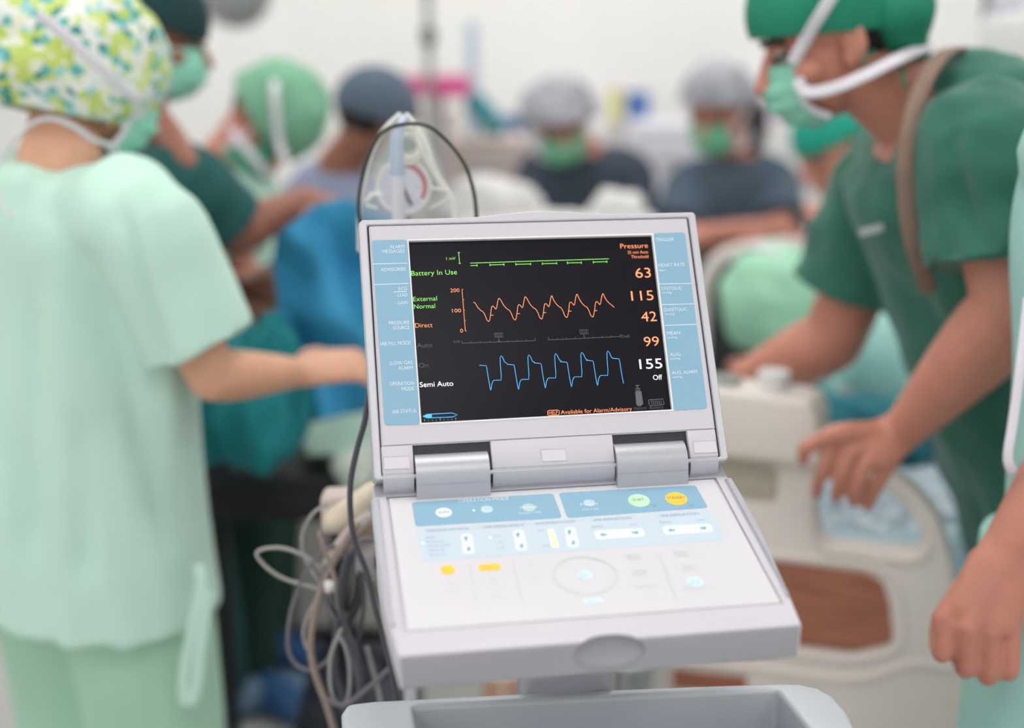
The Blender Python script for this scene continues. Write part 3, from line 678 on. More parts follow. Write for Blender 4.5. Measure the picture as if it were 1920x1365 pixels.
def legs(bm, J, r0=.085, r1=.055, r2=.038):
    for sfx in 'LR':
        h, k, a = J['h' + sfx], J['k' + sfx], J['a' + sfx]
        tube(bm, [h, h.lerp(k, .5), k], [r0, r0 * .88, r1], n=16); tube(bm, [k, k.lerp(a, .35), a], [r1, r1 * 1.02, r2], n=16)
        ff = V(J['ff']); tube(bm, [a + V((0, 0, -.02)), a + ff * .08 + V((0, 0, -.045)), a + ff * .17 + V((0, 0, -.055))], [(.036, .035), (.040, .028), (.034, .018)], ref=ff.cross(V((0, 0, 1))), n=14)
def auto_legs(J, lat, ff, z0=.08, gap=.09, drop=None):
    p = J['pel']; lat = V(lat).normalized(); J['ff'] = V((V(ff).x, V(ff).y, 0)).normalized()
    g = V((p.x, p.y, z0)) if drop is None else V((drop[0], drop[1], z0))
    for sfx, e in (('L', -1), ('R', 1)):
        J['h' + sfx] = p + lat * e * gap + V((0, 0, -.04)); J['a' + sfx] = g + lat * e * (gap + .02); J['k' + sfx] = J['h' + sfx].lerp(J['a' + sfx], .5) + J['ff'] * .02
def torso(bm, J, lat, secs, cap='round'):
    """secs: (t along pelvis->neck, half width, half depth)"""
    a, m_, b = J['pel'], J.get('chest'), J['neck']
    pts = [a, m_, b] if m_ is not None else [a, a.lerp(b, .5), b]
    C = cr(pts, 20); P = [C[min(len(C) - 1, int(round(t * (len(C) - 1))))] for t, _, _ in secs]
    tube(bm, P, [(w_, d_) for _, w_, d_ in secs], ref=lat, n=28, k=5, cap=cap)
def folds(amp=.006, sc=(14, 14, 3), seed=0):
    def g(p, n):
        q = V((p.x * sc[0] + seed, p.y * sc[1], p.z * sc[2]))
        return amp * (noise.noise(q) + .5 * noise.noise(q * 2.1))
    return g
UPZ = V((0, 0, 1))
def person(label, J, f, u, skin, shirt, pants, headc=None, secs=None, bsecs=None, sleeve=(.075, .085, .55), vox=.006, hands=None, cap_=None, mask_=None, extra=None,
           group=None, ears=True, eyes=True, hs=1.0, fold=None, pfold=None, sh_sm=6, hair=True, leg_r=(.10, .075, .065), arm=(.048, .040, .026), neck_r=.055, shoes='6F8FA8', hip=(.165, .12), hem=None, sh_extra=None, pants_vox=.009):
    c = J['head']; lat = (J['sR'] - J['sL']).normalized(); l, f, u = face_frame(f, u)
    base = (J['aL'] + J['aR']) / 2; t = empty('person', (base.x, base.y, 0), label, 'person', group)
    bm = NB(); head_bm(bm, c, f, u, hs)
    tube(bm, [c - f * .02 - u * .05, (c - f * .02 - u * .05).lerp(J['neck'], .6), J['neck'], J['neck'].lerp(J['pel'], .08)], [neck_r * .95, neck_r, neck_r * 1.15, neck_r * 1.3], n=18)
    bs = bsecs or [(0, .15, .10), (.25, .14, .095), (.55, .155, .105), (.8, .17, .105), (.93, .12, .08), (1, .06, .055)]
    torso(bm, J, lat, bs)
    for sfx in 'LR': tube(bm, [J['neck'].lerp(J['pel'], .10), J['s' + sfx]], [.055, .052], n=14)
    limbs(bm, J, *arm); legs(bm, J)
    for h in (hands or []): hand(bm, *h[0], **h[1])
    if extra: extra(bm)
    body = blob('body', bm, skin, t, vox, 5)
    if eyes: face_parts(t, c, f, u, hs)
    if hair:
        bm = NB(); ell(bm, c - f * .022 * hs + u * .022 * hs, (.079 * hs, .096 * hs, .088 * hs), l, f, u, 32, 20)
        bmesh.ops.bisect_plane(bm, geom=bm.verts[:] + bm.edges[:] + bm.faces[:], plane_co=c + f * .012 + u * .02, plane_no=(f * .9 - u * .55), clear_outer=True)
        o = bm_obj('hair', bm, HAIR, t, True)
    # shirt
    secs = secs or [(-.12, .20, .14), (.1, .19, .135), (.45, .19, .135), (.75, .20, .13), (.9, .16, .10), (.985, .09, .075)]
    bm = NB(); a, b = J['pel'], J['neck']; up_ = (b - a)
    low = hem if hem is not None else (a - V((0, 0, .14)))
    J2 = dict(J); J2['pel'] = low
    torso(bm, J2, lat, [(max(0, q[0]), q[1], q[2]) for q in [(0, secs[0][1], secs[0][2])] + list(secs[1:])], 'flat')
    r0, r1, fr = sleeve
    for sfx in 'LR':
        s_, e_ = J['s' + sfx], J['e' + sfx]; q = s_.lerp(e_, fr)
        tube(bm, [J['neck'].lerp(J['pel'], .16).lerp(s_, .35), s_, s_.lerp(q, .5), q], [r0 * 1.0, r0, r0 * .5 + r1 * .5, r1], n=20, cap='flat')
    if sh_extra: sh_extra(bm)
    blob('scrub_top', bm, shirt, t, .008, sh_sm, fold or folds(.006, (9, 9, 4), c.x))
    # trousers
    bm = NB(); rr = leg_r
    tube(bm, [J['pel'] + V((0, 0, .06)), J['pel'] + V((0, 0, -.08))], [hip, (hip[0] + .01, hip[1] + .01)], ref=lat, n=22)
    for sfx in 'LR': tube(bm, [J['h' + sfx] + V((0, 0, .02)), J['k' + sfx], J['a' + sfx] + V((0, 0, .0))], list(rr), n=18, cap='flat')
    blob('scrub_trousers', bm, pants, t, pants_vox, 5, pfold or folds(.007, (10, 10, 3), c.x + 5))
    SH = M('shoe_' + shoes, shoes, .6)
    for sfx in 'LR':
        bm = NB(); ff = J['ff']; a_ = J['a' + sfx]
        tube(bm, [V((a_.x, a_.y, .035)) - ff * .05, V((a_.x, a_.y, .04)) + ff * .06, V((a_.x, a_.y, .03)) + ff * .19], [(.045, .038), (.05, .045), (.042, .03)], ref=ff.cross(UPZ), n=18)
        bm_obj('shoe', bm, SH, t, True)
    if cap_:
        kw = dict(cap_); m = kw.pop('m'); cap(t, c, f, u, m, s=hs, **kw)
    if mask_ is not None:
        kw = dict(mask_); tp = kw.pop('tie_pts', 'std')
        if tp == 'std': tp = std_ties(c, f, u, hs, kw.pop('lift', 0))
        face_mask(t, c, f, u, hs, tie_pts=tp, **kw)
    return t

MINT = M('mint_scrubs', 'C1E3D4', .85, amt=.04, scale=8, bump=.05, sheen=.2)
MINT2 = M('mint_trousers', 'A8D2B8', .85, amt=.04, scale=8, sheen=.2)
AQUA = M('aqua_scrubs', '9CC8C0', .85, amt=.05, scale=8)
DTEAL = M('dark_teal_scrubs', '1E5554', .9, amt=.08, scale=10)
DGREEN = M('deep_green_scrubs', '2C6B5A', .85, amt=.07, scale=10, sheen=.2)
GCAP = M('green_cap_cloth', '1B8468', .85, amt=.1, scale=20)
NAVY = M('slate_navy_scrubs', '3B4654', .9, amt=.08, scale=10)
SLATE = M('slate_scrubs', '4C5D6C', .9, amt=.06, scale=10)
LAV = M('grey_lavender_scrubs', '8C94AE', .9, amt=.05, scale=10)
DKTR = M('dark_green_trousers', '1E3D32', .9, amt=.1)
FLOR = M('floral_cap_cloth', 'E9EBE6', .85, kind='floral', scale=30)

# near woman, seen from behind
J = dict(head=A(160, 128, 1.92), neck=A(115, 305, 1.86), sR=A(258, 412, 1.76), eR=A(398, 705, 1.78), wR=A(560, 698, 1.93), sL=A(-70, 395, 2.0), eL=A(-90, 700, 2.12), wL=A(60, 800, 2.28), pel=A(165, 960, 1.92))
J['chest'] = A(140, 600, 1.90)
lat = (J['sR'] - J['sL']).normalized(); auto_legs(J, lat, (.62, .75, 0))
c = J['head']; f = V((.78, .60, -.18)); u = V((-.02, 0, 1)); lf, f_, u_ = face_frame(f, u)
PH = lambda a, b, h: c + lf * a + f_ * b + u_ * h
CR_, CC_ = (.122, .142, .124), PH(0, -.026, .016)
tp = [[PH(-.070, .045, -.03)] + [on_ell(x, y, CC_, (lf, f_, u_), CR_, 1.09) for x, y in ((255, 188), (215, 150), (165, 105), (115, 60), (72, 28))], [PH(-.066, .035, -.125), A(205, 272, 1.815), A(175, 262, 1.79), A(135, 235, 1.765), A(90, 222, 1.75), A(50, 240, 1.735), A(5, 290, 1.72), A(-8, 350, 1.70), A(22, 408, 1.69)]]
def crease(p, lines):
    t = 0
    for L_, wd, am in lines:
        for a, b in zip(L_, L_[1:]):
            if min(a.z, b.z) - .001 <= p.z <= max(a.z, b.z) + .001:
                k = (p.z - a.z) / (b.z - a.z); x = a.x + (b.x - a.x) * k; u_q = (L_[0].z - p.z) / (L_[0].z - L_[-1].z); t -= am * min(1, u_q * 5, (1 - u_q) * 6) * math.exp(-((p.x - x) / wd) ** 2); break
    return t
CL1 = [([A(x, y, 1.74) for x, y in ((238, 330), (262, 420), (285, 520), (312, 620), (345, 722))], .012, .016), ([A(x, y, 1.74) for x, y in ((172, 440), (195, 560), (235, 700), (285, 880), (330, 1060))], .030, .018),
       ([A(x, y, 1.74) for x, y in ((70, 480), (66, 700), (60, 1080))], .022, .010), ([A(x, y, 1.74) for x, y in ((150, 760), (165, 900), (170, 1090))], .018, .010)]
def fold1(p, n):
    q = V((p.x * 9 + p.z * 2.5, p.y * 6, p.z * 1.3)); t = .018 * noise.noise(q) + .010 * noise.noise(V((p.x * 19 + p.z * 2.5, p.y * 15, p.z * 1.2 + 4))) + .004 * noise.noise(V((p.x * 22, p.y * 16, p.z * 3)))
    return t + crease(p, CL1) * max(0, min(1, -n.y * 2))
woman = person('woman in mint scrubs and floral cap seen from behind, mask tied, right arm reaching out', J, f, u, SKIN1, MINT, MINT2,
    secs=[(0, .272, .19), (.12, .255, .178), (.3, .228, .16), (.6, .208, .145), (.8, .20, .13), (.93, .155, .10), (1.0, .115, .085)], hem=A(142, 1090, 1.92), sleeve=(.080, .084, .80), vox=.005,
    hands=[((J['wR'], A(690, 678, 2.0) - J['wR'], V((.1, -.5, .85)), -1), dict(curl=(.18, .3, .35), scale=1.0, tcurl=.5))],
    cap_=dict(m=FLOR, r=(.122, .142, .124), off=(0, -.026, .016), tilt=-.05, cut=-.72, puff=.10, name='floral_cap', fr=.02), mask_=dict(tie_pts=tp, down=.012), fold=fold1, leg_r=(.125, .115, .11), arm=(.046, .038, .024), hip=(.19, .14))
bm = NB()
tube(bm, [A(372, 1062, 1.76), A(378, 1100, 1.755), A(362, 1180, 1.75), A(345, 1270, 1.75), A(350, 1318, 1.75), A(366, 1300, 1.75), A(378, 1200, 1.75), A(388, 1110, 1.755)], [(.010, .003)] * 8, n=8, k=6, ref=V((1, 0, 0)))
bm_obj('drawstring', bm, MINT, woman, True)

# man in dark teal behind her
J = dict(head=A(280, 66, 2.42), neck=A(262, 262, 2.42), sR=A(345, 350, 2.28), eR=A(440, 440, 2.34), wR=A(575, 372, 2.46), sL=A(200, 330, 2.6), eL=A(330, 520, 2.62), wL=A(465, 540, 2.5), pel=A(285, 830, 2.62))
lat = (J['sR'] - J['sL']).normalized(); auto_legs(J, lat, (.8, .6, 0), drop=(A(372, 1200, 2.72).x, 2.72))
person('man in dark teal scrubs and dark cap holding up the blue drape', J, V((.97, .18, -.22)), V((.1, 0, 1)), SKIN3, DTEAL, DTEAL, vox=.006,
    hands=[((J['wR'], A(655, 400, 2.42) - J['wR'], V((0, -.3, .9)), 1), dict(curl=(.5, .7, .6), tcurl=.4)), ((J['wL'], A(545, 540, 2.42) - J['wL'], V((.1, -.9, .4)), -1), dict(curl=(1.1, 1.2, .8), tcurl=.7))],
    extra=lambda bm: tube(bm, [A(292, 225, 2.33), A(322, 262, 2.285), A(352, 305, 2.235), A(362, 325, 2.225)], [.03, .028, .022, .012], n=14), cap_=dict(m=M('dark_teal_cap', '17393C', .9), cut=-.12, tilt=-.12), mask_=dict(), sleeve=(.085, .082, .85))

# woman with green bouffant cap, head bent
J = dict(head=A(498, 232, 2.95), neck=A(425, 300, 2.98), sR=A(400, 380, 2.82), eR=A(470, 560, 2.8), wR=A(600, 620, 2.7), sL=A(455, 350, 3.12), eL=A(560, 560, 3.1), wL=A(650, 620, 2.95), pel=A(480, 800, 2.95))
lat = (J['sR'] - J['sL']).normalized(); auto_legs(J, lat, (.6, -.5, 0), drop=(A(490, 1290, 2.85).x, 2.85))
c = J['head']
person('person in pale green top with green bouffant cap, head bent low over the table', J, V((.42, -.52, -.74)), V((.75, 0, .55)), SKIN2, MINT, DKTR, vox=.008,
    cap_=dict(m=M('green_bouffant', '7FB796', .9, amt=.06), r=(.116, .116, .124), off=(0, -.012, .034), cut=-.25, puff=.08, name='bouffant_cap', fr=.02), mask_=dict(m=M('mask_sea_green', '5FA58C', .85), tie_pts=[[A(535, 300, 2.8), A(522, 260, 2.82), A(515, 180, 2.82), A(517, 135, 2.9)], [A(500, 330, 2.8), A(470, 290, 2.8), A(430, 240, 2.86)]]), shoes='2F5F93',
    hands=[((J['wR'], A(640, 640, 2.66) - J['wR'], V((0, -.3, .9)), -1), {})])

# person in slate cap, back turned
J = dict(head=A(700, 225, 3.4), neck=A(638, 312, 3.4), sR=A(712, 400, 3.3), eR=A(740, 560, 3.3), wR=A(800, 600, 3.4), sL=A(575, 372, 3.55), eL=A(620, 580, 3.6), wL=A(720, 620, 3.6), pel=A(620, 780, 3.65))
lat = (J['sR'] - J['sL']).normalized(); auto_legs(J, lat, (.4, .9, 0))
person('person in grey lavender scrubs and slate cap turned away behind the dial', J, V((.75, .55, -.45)), V((.35, .1, .9)), SKIN3, LAV, LAV, vox=.008, secs=[(0, .20, .14), (.3, .19, .135), (.6, .20, .135), (.8, .21, .13), (.93, .15, .10), (1, .08, .07)],
    cap_=dict(m=M('slate_cap', '596878', .9), r=(.095, .118, .105), cut=-.30, tilt=.12), mask_=dict(tie_pts=[]), sleeve=(.08, .085, .8))

# two far people in navy and slate
J = dict(head=A(1050, 232, 4.3), neck=A(1095, 285, 4.42), sR=A(1015, 325, 4.5), eR=A(1000, 420, 4.35), wR=A(1070, 440, 4.15), sL=A(1175, 325, 4.45), eL=A(1195, 430, 4.3), wL=A(1130, 440, 4.1), pel=A(1095, 520, 4.5))
auto_legs(J, (-1, 0, 0), (0, -1, 0))
BOUF = M('grey_bouffant', 'A6A7B0', .7, amt=.45, scale=16)
person('person in navy scrubs and grey hair net looking down beyond the console', J, V((.12, -.86, -.42)), V((-.1, -.35, .9)), SKIN2, NAVY, NAVY, vox=.009,
    secs=[(0, .20, .15), (.3, .215, .15), (.6, .225, .15), (.8, .225, .14), (.93, .17, .11), (1, .09, .08)], hs=1.08, cap_=dict(m=BOUF, r=(.122, .132, .112), cut=-.08, puff=.08, name='bouffant_cap', tilt=.28), mask_=dict(m=M('mask_mid_green', '6FC09A', .85)), sleeve=(.09, .09, .85),
    hands=[((J['wL'], V((-.6, -.4, -.1)), V((0, -.3, .9)), 1), {}), ((J['wR'], V((.6, -.4, -.1)), V((0, -.3, .9)), -1), {})])
J = dict(head=A(1345, 210, 4.1), neck=A(1385, 290, 4.22), sR=A(1300, 350, 4.2), eR=A(1265, 440, 4.05), wR=A(1370, 460, 3.85), sL=A(1450, 345, 4.3), eL=A(1465, 435, 4.0), wL=A(1330, 438, 3.80), pel=A(1380, 560, 4.3))
auto_legs(J, (-1, 0, 0), (0, -1, 0))
c = J['head']
t = person('person in slate scrubs with pale hair net and dark hair, forearms folded in front', J, V((-.5, -.75, -.35)), V((-.05, -.2, .95)), SKIN2, SLATE, SLATE, vox=.009,
    secs=[(0, .20, .15), (.3, .215, .15), (.6, .225, .15), (.8, .22, .14), (.93, .17, .11), (1, .09, .08)], hs=1.08, cap_=dict(m=BOUF, r=(.112, .126, .115), cut=-.02, puff=.06, name='bouffant_cap', tilt=.3), mask_=dict(m=M('mask_mid_green', '6FC09A', .85)), sleeve=(.09, .09, .85), arm=(.05, .044, .032),
    hands=[((J['wL'], V((-.9, -.1, -.1)), V((0, -.6, .7)), 1), {}), ((J['wR'], V((.9, -.1, -.1)), V((0, -.6, .7)), -1), {})])
bm = NB(); ell(bm, A(1400, 235, 4.22), (.07, .08, .115)); bm_obj('tied_hair', bm, HAIR, t, True)

# man in green leaning over the bed
J = dict(head=A(1560, 68, 1.92), neck=A(1735, 225, 1.93), sL=A(1850, 285, 1.72), eL=A(1905, 575, 1.66), wL=A(1692, 808, 1.80), sR=A(1690, 330, 2.12), eR=A(1560, 640, 2.18), wR=A(1400, 705, 2.22), pel=A(2010, 900, 2.0))
J['chest'] = A(1840, 500, 1.95)
lat = (J['sR'] - J['sL']).normalized(); auto_legs(J, (.1, 1, 0), (-.95, .1, 0), drop=(A(2080, 900, 2.0).x, 2.0)); J['hL'], J['hR'] = J['pel'] + V((0, -.09, -.04)), J['pel'] + V((0, .09, -.04))
c = J['head']; f = V((-.93, .02, -.38)); u = V((-.36, 0, .93)); lf, f_, u_ = face_frame(f, u)
def gman(bm):
    w_ = J['wL']
    kn = [A(1566, 822, 1.79), A(1597, 846, 1.775), A(1629, 864, 1.77), A(1660, 882, 1.775)]
    for k in kn: tube(bm, [w_, w_.lerp(k, .5), k], [.024, .018, .0125], n=12)
    tube(bm, [w_, w_.lerp((kn[1] + kn[2]) / 2, .75)], [(.032, .02), (.040, .016)], ref=(kn[0] - kn[3]), n=16)
    fl = [[kn[0], A(1549, 868, 1.785), A(1535, 905, 1.80), A(1531, 928, 1.83)], [kn[1], A(1582, 885, 1.775), A(1570, 918, 1.79), A(1568, 935, 1.82)], [kn[2], A(1614, 898, 1.77), A(1603, 928, 1.785), A(1600, 943, 1.815)], [kn[3], A(1646, 908, 1.775), A(1632, 934, 1.79), A(1627, 950, 1.82)]]
    for F_ in fl: tube(bm, F_, [.0125, .0115, .0105, .009], n=12)
    tube(bm, [w_.lerp(kn[0], .35), A(1572, 812, 1.78), A(1535, 828, 1.79), A(1510, 840, 1.80), A(1506, 862, 1.81)], [.02, .016, .0125, .012, .0095], n=12)
PH = lambda a, b, h: c + lf * a + f_ * b + u_ * h
tp = [[A(1486, 118, 1.845), A(1512, 72, 1.83), A(1542, 22, 1.80), A(1585, -45, 1.79)], [A(1496, 150, 1.842), A(1512, 172, 1.838), A(1560, 166, 1.828), A(1620, 142, 1.815), A(1680, 112, 1.82), A(1725, 92, 1.85), A(1748, 84, 1.89)]]
CL7 = [([A(x, y, 1.7) for x, y in ((1775, 190), (1752, 270), (1758, 350), (1785, 450), (1800, 480))], .014, .016), ([A(x, y, 1.7) for x, y in ((1730, 300), (1728, 400), (1745, 520), (1800, 680))], .016, .014), ([A(x, y, 1.8) for x, y in ((1830, 620), (1850, 720), (1900, 860))], .02, .014)]
def foldg(p, n):
    q = V((p.x * 7 + p.z * 6, p.y * 7, p.z * 3 - p.x * 3)); return crease(p, CL7) * max(0, min(1, -n.y * 2)) + .012 * noise.noise(q) + .008 * noise.noise(q * 2.7) - .006 * abs(noise.noise(V((p.x * 12 + p.z * 5, p.y * 4, p.z * 2))))
gm = person('man in deep green scrubs and cap leaning over the bed, gripping its rail', J, f, u, SKIN2, DGREEN, DGREEN, vox=.0042, extra=gman, fold=foldg, hs=1.06,
    secs=[(0, .20, .145), (.3, .20, .15), (.6, .215, .155), (.8, .21, .145), (.93, .15, .10), (.98, .085, .075)], bsecs=[(0, .15, .11), (.4, .15, .11), (.7, .17, .12), (.9, .13, .09), (1, .065, .06)],
    sleeve=(.105, .112, .70), cap_=dict(m=GCAP, r=(.092, .118, .102), cut=-.30, tilt=.30, off=(0, -.012, .035)), mask_=dict(tie_pts=tp, down=.0, wide=.92), arm=(.062, .056, .031), neck_r=.066, hair=True, sh_extra=lambda bm: (ell(bm, A(1812, 200, 1.92), (.085, .13, .085)), ell(bm, A(1885, 245, 1.88), (.11, .14, .105))))
bm = NB(); tube(bm, [A(1690, 20, 1.86), A(1700, 70, 1.88), A(1730, 100, 1.9)], [.05, .035, .012], n=12); bm_obj('cap_knot', bm, GCAP, gm, True)
bm = NB(); tube(bm, [A(1640, 95, 1.82), A(1620, 110, 1.82), A(1625, 135, 1.83), A(1680, 115, 1.84), A(1698, 165, 1.82)], [(.004, .0015)] * 5, n=8); bm_obj('cap_tie', bm, GCAP, gm, True)
# shoulder strap
STRAP = M('brown_strap', '8A7263', .7)
bm = NB(); tube(bm, [A(1835, 110, 1.99), A(1800, 90, 1.90), A(1758, 112, 1.81), A(1715, 200, 1.75), A(1698, 300, 1.72), A(1700, 390, 1.715), A(1715, 470, 1.72), A(1742, 545, 1.75)], [(.0115, .0025)] * 8, ref=V((1, 0, 0)), n=10, k=8)
prop(bm_obj('shoulder_strap', bm, STRAP, None, True), 'brown strap slung over the shoulder of the man in deep green scrubs', 'strap')
bm = NB(); M4 = Matrix.Translation(A(1634, 432, 1.86)) @ Matrix.Rotation(math.pi / 2, 4, 'X') @ Matrix.Rotation(.25, 4, 'Z')
poly(bm, rrect(-.018, -.005, .018, .006, .002), .0015, M4); bm_obj('name_patch', bm, M('patch_white', 'C9D3D0', .7), gm)

# person behind him with bright green cap
J = dict(head=A(1572, 272, 3.6), neck=A(1625, 350, 3.65), sL=A(1680, 420, 3.5), eL=A(1640, 540, 3.45), wL=A(1552, 468, 3.4), sR=A(1600, 420, 3.8), eR=A(1560, 540, 3.8), wR=A(1500, 520, 3.6), pel=A(1690, 640, 3.65))
P8HS = 1.22
auto_legs(J, (.2, 1, 0), (-1, 0, 0))
person('person with bright green cap half hidden behind the man in deep green scrubs', J, V((-.85, -.3, -.45)), V((-.35, -.1, .9)), SKIN2, AQUA, AQUA, vox=.008,
    cap_=dict(m=M('bright_green_cap', '1BA089', .85), cut=.0, tilt=-.05, off=(0, -.008, .03)), hs=P8HS, sleeve=(.08, .085, .6), hands=[((J['wL'], V((-.2, 0, .9)), V((0, -.9, 0)), -1), {})])

# right edge person
J = dict(head=A(2220, -60, 1.45), neck=A(2210, 120, 1.45), sL=A(2058, 265, 1.43), eL=A(2118, 660, 1.42), wL=A(1893, 1020, 1.36), sR=A(2380, 240, 1.42), eR=A(2400, 700, 1.42), wR=A(2390, 950, 1.3), pel=A(2135, 960, 1.45))
lat = (J['sR'] - J['sL']).normalized(); auto_legs(J, lat, (-.3, -.95, 0), gap=.085)
def fist(bm):
    w_ = J['wL']; kn = [A(1768, 1160, 1.335), A(1812, 1178, 1.32), A(1854, 1186, 1.32), A(1893, 1186, 1.33)]
    for k in kn: tube(bm, [w_, w_.lerp(k, .5), k], [.026, .021, .0135], n=12)
    tube(bm, [w_, w_.lerp((kn[1] + kn[2]) / 2, .45), w_.lerp((kn[1] + kn[2]) / 2, .85)], [(.030, .02), (.040, .018), (.042, .016)], ref=(kn[0] - kn[3]), n=18)
    for i, k in enumerate(kn):
        b = (66, 78, 84, 74)[i]; x = (1768, 1812, 1854, 1893)[i]
        p1 = A(x - 2, 1160 + (0, 18, 26, 26)[i] + b, 1.33); p2 = p1 + V((.004, .03, .006)); p3 = p2 + V((.004, .01, .022))
        tube(bm, [k, k.lerp(p1, .55) + V((0, -.004, 0)), p1, p2, p3], [.0132, .0114, .0116, .0105, .009], n=14); ell(bm, k + V((0, -.004, .002)), (.0115, .010, .0105))
    tube(bm, [w_.lerp(kn[0], .3) + V((.0, .02, 0)), A(1785, 1175, 1.385), A(1800, 1235, 1.375), A(1830, 1255, 1.37)], [.018, .014, .012, .010], n=12)
edge_person = person('person in aqua scrubs cut off at the right edge, arm hanging with closed fist', J, V((-.3, -.95, 0)), UPZ, M('skin_ruddy', 'BC7C69', .5, amt=.10, scale=25, sss=.12), AQUA, AQUA, vox=.0038, extra=fist, arm=(.05, .042, .029), sleeve=(.08, .085, .42),
    secs=[(0, .145, .12), (.3, .15, .12), (.6, .16, .12), (.8, .165, .12), (.93, .13, .09), (1, .085, .075)], hip=(.12, .10), hem=A(2078, 1500, 1.42), bsecs=[(0, .11, .08), (.5, .11, .08), (.8, .12, .08), (1, .06, .055)], leg_r=(.105, .095, .09), cap_=dict(m=GCAP), mask_=dict())
bm = NB(); tube(bm, [A(1928, 560, 1.38), A(1912, 700, 1.37), A(1898, 800, 1.37), A(1890, 858, 1.37), A(1898, 885, 1.38)], [(.006, .002)] * 5, n=8, k=5); bm_obj('hanging_tie', bm, TIE, edge_person, True)

# ------------------------------------------------------------------ bed at the right
p0, p1 = A(1340, 700, 2.05), A(1790, 1000, 1.88)
ex = V((p1.x - p0.x, p1.y - p0.y, 0)).normalized()
BD = frame(V((p0.x, p0.y, 0)), ex, UPZ); bq = plane_xy(BD)
def bl(L): return [tuple(bq(*p)) for p in L]
def slab(name, P, thick, n0, m, par, holes=(), bev=.006, seg=3, mtx=None):
    bm = NB(); poly(bm, P, thick, (mtx or BD) @ Matrix.Translation((0, 0, n0)), holes)
    bmesh.ops.recalc_face_normals(bm, faces=bm.faces)
    if bev: bmesh.ops.bevel(bm, geom=[e for e in bm.edges if e.calc_face_angle(0) > .9], offset=bev, segments=seg, profile=.5, affect='EDGES')
    return bm_obj(name, bm, m, par, angle=.7)
bed = empty('hospital_bed', (p0.x + .1, p0.y + .4, 0), 'beige hospital bed with moulded end board, wood inlay and raised side rail', 'bed')
zb = .22
xr = bq(1806, 1300).x; xl = bq(1240, 1300).x
outl = [(xl, zb), (xl, bq(1240, 800).y)] + bl([(1335, 800), (1540, 835), (1600, 866), (1655, 880), (1712, 915), (1758, 975), (1783, 1065), (1798, 1200)]) + [(xr, bq(1806, 1320).y), (xr, zb)]
hole = rpoly(bl([(1528, 893), (1590, 893), (1640, 908), (1690, 945), (1722, 990), (1728, 1022), (1712, 1036), (1560, 1022), (1536, 1005), (1527, 960)]), .008)
slot = rrect(*bq(1300, 926), *bq(1456, 872), .018)
wood = rpoly(bl([(1260, 1040), (1460, 1052), (1625, 1073), (1655, 1090), (1668, 1130), (1675, 1205), (1600, 1222), (1480, 1208), (1260, 1190)]), .012)
slab('end_board', rpoly(outl, .015, 4), .045, 0, BEIGE, bed, [hole, slot], .010, 4)
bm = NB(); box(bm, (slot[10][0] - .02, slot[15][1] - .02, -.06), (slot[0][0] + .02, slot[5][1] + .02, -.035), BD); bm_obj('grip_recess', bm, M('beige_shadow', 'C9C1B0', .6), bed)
slab('wood_inlay', wood, .004, .0025, M('red_brown_wood', 'A86A54', .45, kind='wood'), bed, (), .001, 1)
def ridge(pts, r=.006, name='moulded_ridge', m=BEIGE, close=False):
    bm = NB(); Q = bl(pts); tube(bm, [BD @ V((q[0], q[1], .001)) for q in Q], r, n=10, k=6); bm_obj(name, bm, m, bed, True)
ridge([(1260, 1200), (1480, 1222), (1595, 1234), (1690, 1206), (1684, 1100), (1655, 1068), (1600, 1058), (1440, 1040), (1260, 1026)], .006)
ridge([(1260, 1236), (1420, 1252), (1600, 1272), (1710, 1244), (1780, 1252)], .006)
ridge([(1522, 880), (1518, 960), (1532, 1020), (1570, 1036), (1712, 1050), (1742, 1025)], .006)
slab('lower_inlay', bl([(1262, 1254), (1400, 1268), (1400, 1300), (1262, 1290)]), .003, .002, M('red_brown_wood', 'A86A54', .45), bed, (), 0)
cb = bl([(1300, 716), (1500, 742), (1524, 748), (1540, 775), (1543, 866), (1300, 840)])
slab('control_box', rpoly(cb, .012), .11, .035, BEIGE, bed, (), .010, 4)
ridge([(1300, 772), (1440, 795), (1535, 812)], .003)
q = bq(1443, 708); kb = BD @ V((q.x, q.y - .004, -.03))
bm = NB(); tube(bm, [kb + V((0, 0, -.02)), kb + V((0, 0, .008))], .027, n=28, cap='flat'); bm_obj('control_knob', bm, WHT, bed, angle=.6)
q = bq(1366, 722); 
bm = NB(); box(bm, (q.x - .06, q.y - .003, -.045), (q.x + .012, q.y + .0085, .0), BD, .002); bm_obj('display_window', bm, M('grey_display', '8E9690', .3), bed)
# bed frame, mattress, legs
MX = (xl + .02, xr + .16)
bm = NB(); box(bm, (MX[0], .36, -1.0), (xr - .02, .46, -.04), BD, .01); bm_obj('bed_frame', bm, BEIGE, bed)
for a, b in ((xl + .05, -.12), (xr - .06, -.12), (xl + .05, -.9), (xr - .06, -.9)):
    bm = NB(); box(bm, (a - .025, .07, b - .025), (a + .025, .37, b + .025), BD, .005); lg = bm_obj('leg', bm, CHROME, bed)
    bm = NB(); tube(bm, [BD @ V((a - .012, .04, b)), BD @ V((a + .012, .04, b))], .04, n=20, cap='flat'); bm_obj('caster', bm, BLK, lg, angle=.6)
bm = NB(); tube(bm, [A(1188, 1240, 2.0) , A(1188, 1240, 2.0) + V((0, 0, -.55))], .034, n=24, cap='flat'); bm_obj('end_post', bm, CHROME, bed, angle=.6)
LB = M('light_blue_sheet', 'BBD6E2', .7, amt=.05, scale=12)
bm = NB(); box(bm, (MX[0] - .1, .47, -.85), (MX[1], .66, -.06), BD, .035, 4); o = bm_obj('mattress', bm, LB, None, True); prop(o, 'light blue covered mattress on the beige hospital bed', 'mattress')
